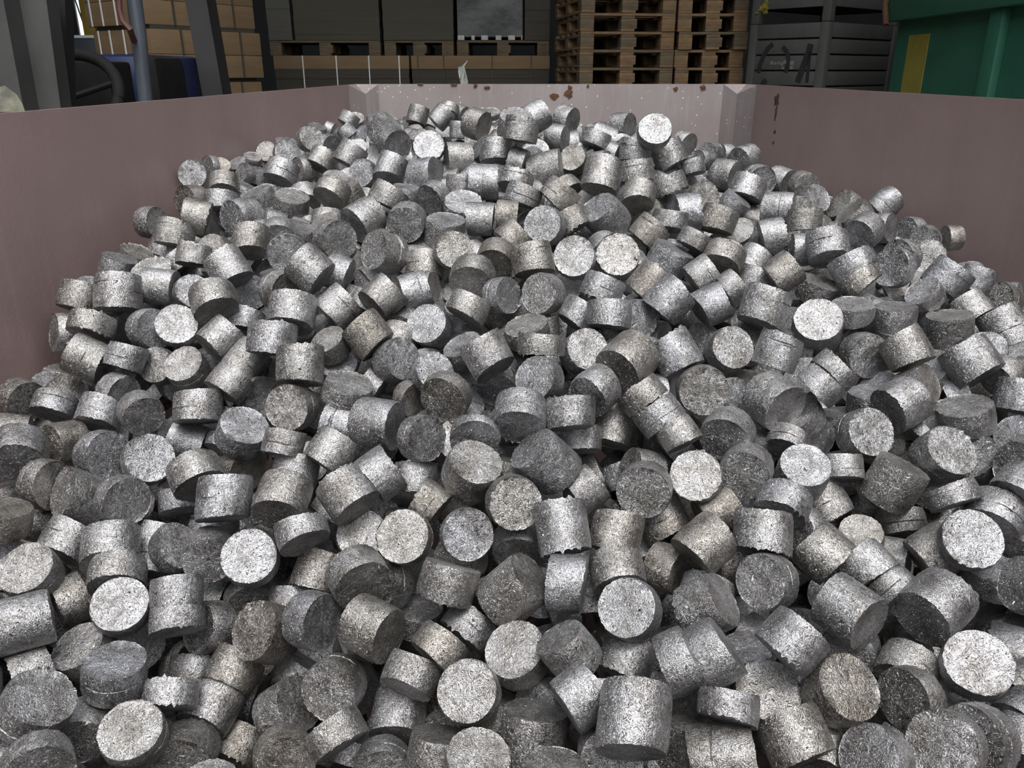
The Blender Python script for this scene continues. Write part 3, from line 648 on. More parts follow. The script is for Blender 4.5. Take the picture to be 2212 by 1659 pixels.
# ------------------------------------------------------------------ the briquettes
BRIQ = """282,1469,1641,185,766,616,833,142,1;1158,1852,1674,786,559,263,853,128,1;823,1617,1591,-206,528,-824,850,85,1;1203,1698,1601,216,560,-800,847,71,1;-1201,1611,1544,-558,37,-829,862,86,1;-987,1642,1422,-90,394,-915,815,81,1;1032,1484,1547,784,437,-440,835,58,1;923,1851,1660,-571,812,124,815,130,1;-1086,1779,1503,-173,-65,-983,831,91,1;6,1943,1659,-694,36,-719,829,141,1;-111,1703,1509,131,648,-750,822,82,1;687,1520,1534,-240,814,529,799,104,1;1312,2003,1785,212,651,-729,857,51,1;326,1857,1658,390,649,-653,837,84,1;-498,1816,1430,219,933,-286,836,84,1;-392,1872,1585,-868,474,148,796,119,1;13,1809,1543,172,401,-900,857,77,1;54,1637,1413,-88,-378,-921,853,154,1;110,2310,1884,675,133,-726,852,145,1;-714,1937,1516,400,631,-665,854,111,1;-1367,1837,1622,-875,-484,0,762,183,1;504,1482,1507,-927,261,-270,810,146,1;725,1943,1689,747,546,-380,794,79,1;1015,1641,1546,867,430,-252,809,57,1;-565,1902,1589,-828,531,-182,814,81,1;-1125,1945,1599,-277,592,-757,803,80,1;-444,1982,1676,-490,865,110,869,87,1;-128,2272,1871,-298,433,-851,888,107,1;148,2063,1793,-117,665,738,776,147,1;1238,2334,1802,-340,83,-937,855,128,1;1414,2397,1863,-133,679,-723,877,105,1;-786,2084,1673,-149,696,-702,839,84,1;713,1687,1686,699,344,627,793,95,1;-1414,2022,1663,-39,515,-856,807,81,1;875,1487,1501,773,289,-565,785,78,1;563,2036,1751,768,460,445,776,116,1;538,1869,1658,-729,286,-622,792,111,1;419,2264,1812,308,929,-204,864,86,1;739,2069,1773,132,632,763,852,119,1;884,2532,2000,-416,899,139,891,116,1;-718,2239,1791,109,893,436,826,124,1;-318,2091,1741,96,776,-624,811,81,1;668,1682,1515,141,391,-910,854,85,1;-506,2209,1822,-605,588,537,820,111,1;-182,1959,1678,-309,-351,-884,834,97,1;-896,2224,1801,-7,594,804,838,126,1;518,1693,1646,-844,-50,-534,844,84,1;1321,2542,1985,866,406,291,841,118,1;155,1755,1601,606,-94,-790,709,106,1;1,2158,1825,-250,903,-349,820,74,1;-449,2505,1931,-915,403,-14,849,127,1;-133,2061,1771,-251,824,-507,790,47,1;170,1594,1595,814,431,389,730,95,1;925,2066,1705,-619,671,409,811,114,1;26,2413,2004,74,885,460,854,106,1;1710,2844,2033,-398,623,673,920,138,1;1178,2473,1906,-206,799,-565,840,84,1;404,2674,2092,635,687,352,920,129,1;742,2294,1862,428,903,-28,821,82,1;-1122,1459,1504,-569,820,-62,804,64,1;-941,2572,1862,-432,268,-861,877,88,1;-1232,2265,1771,-750,637,-178,800,64,1;425,1667,1642,-876,-48,-479,811,81,1;-87,1541,1425,-123,218,-968,827,83,1;-321,1809,1333,86,887,453,768,115,1;154,1922,1698,-989,141,-36,811,97,1;-1403,2323,1748,509,537,-672,825,124,1;655,2600,2016,32,972,-232,865,86,1;-1222,2120,1685,-190,803,565,839,121,1;-645,1832,1331,-777,125,-617,811,97,1;-225,2566,2006,243,962,127,876,70,1;-620,1689,1299,-357,907,-221,814,81,1;1122,1514,1534,825,429,-369,848,68,1;585,2287,1844,379,754,-537,814,49,1;-900,1711,1286,-56,973,-223,840,101,1;1148,2924,2151,203,674,-710,900,81,1;1581,2593,1920,349,19,-937,920,83,1;-1654,2455,1845,-315,892,324,885,106,1;-277,1788,1496,354,736,577,763,84,1;520,1541,1615,205,713,671,731,66,1;-770,2619,1941,221,906,-362,829,83,1;-1597,3199,2202,-47,509,860,920,138,1;-870,1859,1317,361,807,467,767,123,1;-936,2141,1653,-336,940,-52,795,79,1;-1235,2474,1810,-510,645,-569,848,68,1;-1398,2493,1820,-841,522,-144,845,76,1;703,2402,1935,493,852,175,866,69,1;939,2339,1828,16,431,-902,824,91,1;-294,2407,1920,-654,686,-319,777,62,1;325,1857,1495,436,658,614,774,101,1;-473,1698,1370,-535,570,623,808,69,1;945,2930,2217,294,292,910,879,132,1;-1026,2350,1817,-471,695,543,864,86,1;-750,2700,2069,-19,485,874,836,125,1;-628,2101,1752,-349,673,652,797,67,1;-1189,3134,2188,-358,661,659,913,100,1;793,2812,2089,-161,829,-536,815,81,1;306,1989,1687,-82,861,502,782,94,1;1466,2150,1783,634,564,529,848,85,1;-1229,1900,1479,265,405,-875,776,78,1;-87,2655,2126,-485,365,795,795,124,1;311,2107,1743,261,597,758,770,116,1;-1636,2948,2006,-889,45,455,808,129,1;1430,2792,2097,-391,543,743,814,122,1;-828,2947,2193,76,636,768,897,117,1;833,2187,1800,461,730,505,816,82,1;1805,3200,2041,197,78,-977,920,138,1;-824,1933,1380,384,768,513,776,96,1;-1348,2705,1886,-677,728,106,760,76,1;-549,3463,2311,635,689,-349,881,123,1;-920,2043,1457,634,655,-410,784,86,1;-1113,2652,1929,-39,531,846,846,102,1;472,2091,1634,-816,570,-92,735,88,1;-201,1833,1548,604,622,498,782,78,1;-967,1938,1564,-116,676,728,766,69,1;-313,2992,2121,348,718,-603,822,82,1;-200,1646,1367,-171,-455,-874,745,89,1;-587,2393,1879,518,556,650,786,110,1;-425,2812,2046,-665,609,-432,821,82,1;1339,2914,2035,-68,986,-151,857,86,1;-1177,2049,1636,-214,819,532,827,74,1;285,2537,2039,666,694,275,767,92,1;1037,2020,1690,-547,719,427,748,90,1;-1149,1696,1394,-234,971,-47,730,102,1;-941,1775,1437,-108,758,643,730,66,1;-1061,2192,1638,-624,255,-738,807,48,1;576,2708,2107,-460,485,743,804,129,1;-1526,2359,1778,-933,357,-46,832,67,1;927,2679,2126,330,301,895,753,113,1;429,3712,2421,655,392,-646,920,147,1;-414,2292,1850,784,466,409,814,94,1;432,3297,2328,17,795,-606,907,54,1;596,2967,2232,702,193,685,796,127,1;189,2420,2005,25,454,891,806,97,1;121,3049,2236,501,825,-260,807,81,1;-1242,2912,1979,91,621,-779,780,78,1;-809,3190,2302,-735,145,663,844,127,1;-977,1984,1622,-100,645,758,747,82,1;1072,1768,1530,606,670,429,774,85,1;-1333,3098,2093,-241,816,-525,826,66,1;-532,2859,2133,-624,227,748,797,120,1;258,3274,2326,201,846,-494,860,69,1;-584,2675,1979,-309,28,-951,880,70,1;-1336,2056,1546,720,689,85,756,83,1;1340,3418,2345,-35,577,816,875,114,1;95,2590,2058,483,768,-421,778,78,1;-349,1662,1287,-108,960,-258,786,79,1;-884,2840,2119,78,489,869,891,107,1;-123,1948,1532,614,591,524,779,78,1;259,2767,2093,-321,729,-605,809,81,1;425,3935,2572,215,543,812,920,138,1;-1540,2136,1781,-260,-59,-964,820,74,1;-1386,2187,1672,288,728,622,790,103,1;2031,3201,2054,-336,587,737,863,155,1;-158,3183,2266,102,898,428,920,83,1;-773,3526,2353,-646,757,-100,898,81,1;-501,3070,2220,713,395,579,790,119,1;-1500,2717,1877,108,730,675,791,95,1;-117,2365,1950,79,960,270,816,49,1;355,2849,2212,44,429,902,822,90,1;-1694,2770,1887,89,724,684,758,76,1;-1171,3290,2281,-535,332,777,817,123,1;144,3554,2409,355,894,-274,866,87,1;80,3180,2338,-203,421,884,836,104,1;1661,3463,2245,921,330,-208,881,53,1;-599,2136,1598,266,668,695,741,111,1;19,2180,1662,6,939,344,796,80,1;488,2461,1975,-553,487,676,788,91,1;1326,2157,1847,-317,653,687,775,59,1;768,3004,2206,896,19,443,753,113,1;-475,3682,2406,109,972,207,864,86,1;1886,3435,2205,575,17,818,915,119,1;-1019,2739,1986,558,570,603,759,94,1;-1123,2988,2078,642,547,537,781,125,1;492,2321,1672,-308,667,678,797,120,1;-675,3708,2412,646,698,309,884,124,1;-1651,3053,2108,121,582,804,882,74,1;-675,3041,2187,675,440,593,782,109,1;359,2599,1882,282,555,782,745,134,1;1272,2082,1698,797,62,601,776,116,1;1396,1824,1749,938,-75,-338,768,92,1;1512,3087,2134,25,52,-998,829,83,1;-810,1850,1174,335,859,388,764,92,1;-41,3060,2226,-760,608,-229,729,73,1;1095,3213,2282,793,20,609,765,107,1;-1470,3300,2202,-992,-61,108,759,121,1;1639,3774,2344,710,637,301,825,99,1;-166,2982,2200,406,465,787,801,80,1;-1852,2830,1885,-885,462,62,792,79,1;-1583,2604,1816,491,846,-210,718,108,1;677,3441,2289,-419,108,-902,920,101,1;-1143,3531,2349,1,580,815,760,114,1;232,2299,1791,824,311,474,704,106,1;437,2531,2022,-604,440,664,804,74,1;1314,3021,2176,94,255,-962,809,65,1;1293,2348,1643,-69,622,780,781,78,1;541,2401,1938,-521,547,655,656,79,1;751,4470,2745,49,880,-473,920,74,1;1044,2558,2047,709,109,697,779,65,1;-476,2216,1669,-174,676,-716,796,64,1;-253,3430,2328,-334,879,-339,832,58,1;-1481,2937,2018,261,504,823,733,91,1;-760,2447,1886,197,552,810,683,82,1;-261,2224,1781,-825,306,475,688,83,1;-1458,3124,2073,-824,542,-168,815,82,1;-1343,4069,2364,553,833,4,913,128,1;890,3378,2307,448,569,689,854,85,1;1749,3335,2153,624,172,-762,767,61,1;1037,2368,1697,-367,673,642,795,119,1;589,3818,2498,204,688,696,772,93,1;105,1439,1483,11,-165,-986,783,78,1;-288,2077,1467,-42,7,-999,773,77,1;1423,2034,1641,140,4,-990,794,71,1;921,2456,1882,446,694,566,691,69,1;180,4259,2570,-904,325,-276,913,146,1;1826,2712,1945,193,382,904,794,111,1;-898,4121,2476,342,686,642,868,87,1;-1147,4266,2398,-249,327,-912,920,92,1;103,2693,2148,35,372,928,837,70,1;-323,2395,1769,51,618,784,731,117,1;-1771,3222,2177,165,509,845,807,105,1;1179,3657,2344,980,-53,190,822,99,1;-382,2083,1585,593,660,-461,815,82,1;-393,3187,2210,943,268,196,778,112,1;-679,2884,2080,243,422,-873,707,71,1;-135,4073,2532,-997,67,26,883,132,1;-1555,3738,2337,127,452,883,871,104,1;1078,2163,1697,273,330,-904,670,54,1;1113,2625,2077,708,106,698,794,64,1;1405,3297,2295,-473,471,745,920,83,1;-1329,1803,1485,727,686,-32,732,95,1;56,2863,2138,162,205,-965,843,67,1;-958,3429,2314,-233,969,-85,857,60,1;-1008,2914,2012,569,545,616,750,113,1;343,2991,2272,389,298,872,797,88,1;661,1844,1505,94,-39,-995,733,73,1;971,3829,2387,324,244,914,864,104,1;1290,3322,2184,-103,242,-965,899,72,1;233,2496,1878,24,606,795,704,85,1;1091,2396,1821,3,558,830,661,79,1;-307,3698,2358,-128,233,-964,919,119,1;-140,3637,2426,-999,42,27,745,112,1;-1313,4742,2506,261,538,801,920,110,1;665,2281,1722,864,167,475,721,115,1;1541,2167,1861,739,524,423,807,97,1;537,3104,2265,637,199,744,756,121,1;47,4289,2761,142,224,964,884,106,1;-65,3291,2323,213,873,439,800,80,1;-1171,2666,1789,-960,26,280,687,110,1;1100,1979,1646,-543,725,424,669,67,1;-283,2720,2028,-342,614,-711,767,61,1;216,3743,2518,648,161,745,843,101,1;-460,4378,2527,-918,348,-191,914,128,1;1258,4413,2451,360,437,824,920,110,1;-972,1998,1328,-23,732,681,753,78,1;-641,4416,2565,313,453,835,779,125,1;-204,4901,2755,-775,589,228,877,105,1;-1575,4060,2366,-950,-182,252,871,122,1;-43,2743,1978,344,884,316,802,64,1;963,1882,1503,559,805,-200,796,80,1;1592,2481,1805,764,249,-596,827,66,1;1429,1906,1476,880,-474,10,775,109,1;985,2564,1924,548,260,-795,890,71,1;788,3270,2254,808,67,585,789,103,1;1344,4134,2394,-888,459,-36,837,142,1;-300,4678,2582,966,249,-74,920,129,1;875,4673,2605,-440,259,860,920,138,1;-955,2573,1725,-820,572,-33,830,66,1;-1494,2861,1898,-827,537,167,784,63,1;1356,3776,2400,52,264,963,775,93,1;603,3565,2378,636,149,757,800,96,1;-1391,3509,2291,123,467,876,730,88,1;1392,3173,2257,-539,475,696,841,67,1;-635,4554,2667,-605,788,112,910,73,1;-725,3332,2254,-936,194,295,764,92,1;-1810,4081,2334,-932,356,-62,800,80,1;823,3818,2425,996,19,84,882,106,1;-1389,3008,1954,105,852,-513,732,73,1;466,2954,2163,-468,847,-252,770,62,1;-78,4414,2643,37,299,953,920,110,1;-457,4665,2649,100,921,-377,873,52,1;1256,4866,2477,-695,716,66,886,124,1;255,2973,2175,500,312,808,750,90,1;-377,3971,2470,551,801,235,798,64,1;-837,2153,1470,-469,882,30,764,61,1;-1865,4876,2479,-48,992,-114,838,67,1;-953,2828,1891,-876,383,-295,808,65,1;52,3763,2509,347,235,908,831,83,1;-726,2431,1786,107,583,806,764,92,1;1450,2706,1982,-528,605,-595,729,102,1;-379,3469,2254,64,522,851,829,99,1;-589,3931,2482,502,304,810,902,90,1;-941,3226,2201,-781,622,-51,858,77,1;1755,2551,1857,745,244,-621,694,69,1;1862,2881,1964,797,495,346,712,85,1;-1144,5042,2539,393,581,713,873,105,1;2257,3630,2055,853,414,-319,836,84,1;-645,1995,1320,-482,-491,-725,743,74,1;1649,2330,1853,931,325,-165,868,87,1;-170,2823,2076,399,264,-878,770,77,0;-236,3881,2436,-187,469,-863,920,74,1;-365,2712,1937,-654,751,-84,659,53,0;-611,2621,1873,-966,120,228,774,108,0;1929,3296,2106,-477,597,645,763,107,0;620,4153,2578,-112,217,970,871,96,0;-826,4626,2508,283,921,-268,815,65,0;709,3662,2414,155,248,956,805,80,0;1257,2506,1617,-320,14,-947,813,81,0;10,3400,2385,768,210,605,795,95,0;-1110,2409,1683,-61,570,819,790,63,0;2106,3598,2157,405,118,907,760,106,0;-1126,3388,2155,-263,964,-25,754,60,0;263,4971,2677,-877,466,118,767,107,0;877,3145,2240,801,46,597,695,69,0;1290,2700,1927,92,31,-995,790,79,0;-1762,3570,2228,-373,-44,-927,778,78,0;-1786,3144,2050,817,550,-173,806,129,0;323,4402,2606,312,817,-484,743,59,0;-1377,5745,2611,-571,773,-275,887,71,0;2445,4495,2174,999,38,-7,728,73,0;1329,1634,1482,850,425,311,781,78,0;2028,3922,2192,106,913,-393,830,66,0;786,3485,2362,481,173,860,691,69,0;-1637,4703,2442,-119,648,752,803,96,0;-952,4949,2579,506,288,813,869,122,0;18,3990,2552,207,370,906,865,69,0;1754,4324,2375,865,242,-441,833,83,0;323,5104,2774,-781,571,251,814,98,0;670,4566,2641,117,182,976,878,114,0;-1331,3280,2181,-567,691,-448,751,60,0;264,3636,2418,-503,290,814,744,89,0;-1752,2947,1849,-763,305,-570,793,63,0;781,4133,2513,-364,244,899,920,74,0;-785,5215,2704,-550,282,-786,920,129,0;680,5248,2726,-789,613,-37,804,113,0;-1156,2264,1589,103,681,725,785,157,0;137,4839,2798,841,309,444,866,104,0;1496,5374,2517,829,524,199,873,105,0;-1061,3681,2340,-207,911,357,834,83,0;-1385,4529,2377,318,293,-902,920,110,0;458,4606,2694,337,166,927,805,80,0;1602,4378,2397,-428,729,-535,807,81,0;981,4231,2430,-248,883,-398,849,68,0;1164,4301,2391,-524,237,-818,796,80,0;1195,2178,1604,-838,531,-125,726,94,0;1622,4613,2446,-265,961,82,786,79,0;-1049,2083,1282,-918,396,12,760,46,0;-1504,4253,2415,0,361,933,865,86,0;-682,2104,1493,47,763,644,788,79,0;1737,4148,2351,685,-124,-718,920,74,0;-1103,3234,2079,203,496,844,802,72,0;-20,3637,2441,-991,119,66,679,88,0;786,2671,1959,-499,803,-325,711,57,0;-508,6102,2736,648,250,719,782,125,0;1033,3351,2215,318,248,915,752,90,0;743,3024,2044,808,431,-402,787,63,0;-1767,4535,2368,524,842,-125,916,92,0;1276,3564,2302,974,-222,46,727,65,0;1262,1543,1484,689,570,448,795,95,0;2140,4179,2226,515,856,40,768,61,0;34,4298,2603,-895,347,281,728,87,0;1768,3638,2253,838,533,-115,822,66,0;1951,4309,2376,687,-102,720,767,77,0;2119,4310,2249,886,456,-84,749,75,0;-1555,5781,2510,-511,840,-183,920,74,0;-1558,3478,2189,73,506,-859,913,110,0;790,1587,1416,408,826,389,775,93,0;1055,2591,1846,-535,768,-354,705,71,0;-1598,2399,1631,-918,-343,201,800,80,0;914,2231,1687,902,369,-224,752,60,0;-702,6353,2734,284,207,936,774,124,0;-968,2199,1452,-937,105,334,770,62,0;1411,4747,2458,-311,946,87,900,72,0;-1746,3719,2235,-354,90,-931,758,61,0;-987,2330,1629,-16,610,793,802,56,0;1888,4123,2298,-666,735,-132,770,77,0;-259,4073,2527,47,187,981,656,85,0;1007,4639,2545,-199,256,946,656,79,0;-664,2899,1990,-172,535,-827,742,59,0;1562,4822,2449,-617,761,201,772,93,0;-791,1593,1287,-166,99,-981,778,62,0;-1344,3645,2277,168,908,-384,768,77,0;-1767,2603,1846,-940,-255,226,731,117,0;-1260,4992,2491,753,654,-72,749,60,0;15,4590,2766,-164,356,-920,920,110,0;1103,5403,2607,-616,761,202,801,80,0;-1660,3251,2033,-993,102,56,795,80,0;-518,2814,1946,-867,239,437,672,67,0;2086,4553,2368,866,230,444,766,77,0;-1194,2515,1660,-885,451,-110,794,64,0;-1688,5251,2435,527,763,-374,656,52,0;1863,3029,2004,402,642,-653,822,49,0;-1007,3829,2319,-423,44,-905,860,86,0;-341,3337,2194,-950,302,-76,656,26,0;517,4758,2688,-891,240,385,816,130,0;1198,2729,1843,101,-113,-988,689,69,0;1281,5388,2550,765,641,-58,698,84,0;-854,4313,2438,382,271,-884,766,92,0;1590,2181,1705,315,175,-933,786,79,0;848,2795,1952,138,144,-980,712,71,0;-1847,3026,1839,-401,147,-904,819,82,0;-528,4167,2457,-224,48,-973,796,80,0;-1333,6938,2673,489,347,800,801,96,0;-1841,6311,2471,-13,843,-538,778,47,0;553,2504,1849,767,242,594,664,80,0;-1848,5965,2452,-215,373,-902,656,52,0;-1291,6629,2596,-632,38,774,728,87,0;1388,1751,1478,927,82,366,739,89,0;1424,2554,1862,682,87,726,656,46,0;1133,5022,2539,848,527,-53,656,52,0;-372,5981,2655,52,127,991,676,115,0;-1335,6136,2542,-719,679,151,754,60,0;-1886,5232,2485,643,761,-81,656,52,0;-585,3185,2161,477,418,773,728,73,0;-1032,2648,1788,211,666,716,727,58,0;-1522,3642,2229,-612,148,777,756,76,0;-821,5234,2546,83,862,-500,920,55,0;-1634,5342,2415,-286,18,-958,788,79,0;-485,6612,2758,140,551,822,760,76,0;-1852,3112,1849,-296,211,-932,787,79,0;-68,2045,1545,727,623,288,737,74,0;1470,4233,2368,-219,964,-153,760,61,0;548,4600,2615,-893,342,292,656,66,0;1532,2707,1841,670,59,740,666,67,0;-1519,3011,1885,-940,131,315,773,77,0;-149,4701,2633,821,291,-491,821,66,0;1490,3253,2092,-767,568,296,781,109,0;-435,3664,2274,-75,314,-947,748,60,0;-1877,5740,2426,203,510,-836,677,68,0;-1551,4800,2382,-430,-42,-902,684,82,0;-509,6308,2605,-201,639,-743,690,55,0;1173,1729,1425,-317,-303,-899,708,57,0;1897,2864,1829,1000,-15,6,656,66,0;-1351,7334,2633,-155,540,-827,797,80,0;844,2129,1593,-488,759,430,704,84,0;-1830,2931,1735,768,640,38,742,104,0;-1880,5376,2461,-313,672,-671,656,52,0;-1583,7353,2567,-939,130,318,711,71,0;-1203,3617,2231,-856,56,514,792,79,0;1402,5494,2534,961,275,-25,656,66,0;-162,7036,2709,-18,461,-887,640,51,0;-1128,6136,2511,-175,729,-662,715,57,0;79,3774,2391,474,258,-842,742,59,0;1877,3441,2044,176,-20,-984,779,62,0;-1593,6892,2589,-294,185,-938,841,84,0;-657,5889,2610,-85,432,-898,759,46,0;2363,3744,2026,-651,733,-198,822,99,0;-398,6730,2721,-787,570,236,721,72,0;-1801,3375,2167,-390,144,-910,669,53,0;1514,3060,2054,63,124,-990,723,72,0;2307,4018,2088,297,204,-933,695,69,0;-1020,3479,2205,-64,-142,-988,806,48,0;-1272,7799,2618,-264,214,-940,699,70,0;459,4322,2581,-852,481,-207,787,79,0;-1617,6033,2543,-305,158,-939,858,69,0;-1432,7144,2537,-711,660,-243,691,55,0;1259,5033,2487,858,510,-56,656,105,0;207,5348,2705,-310,936,-169,753,45,0;-235,6813,2709,-24,359,-933,696,70,0;2157,3714,2063,-751,639,-168,763,76,0;1135,3456,2179,122,685,718,827,50,0"""
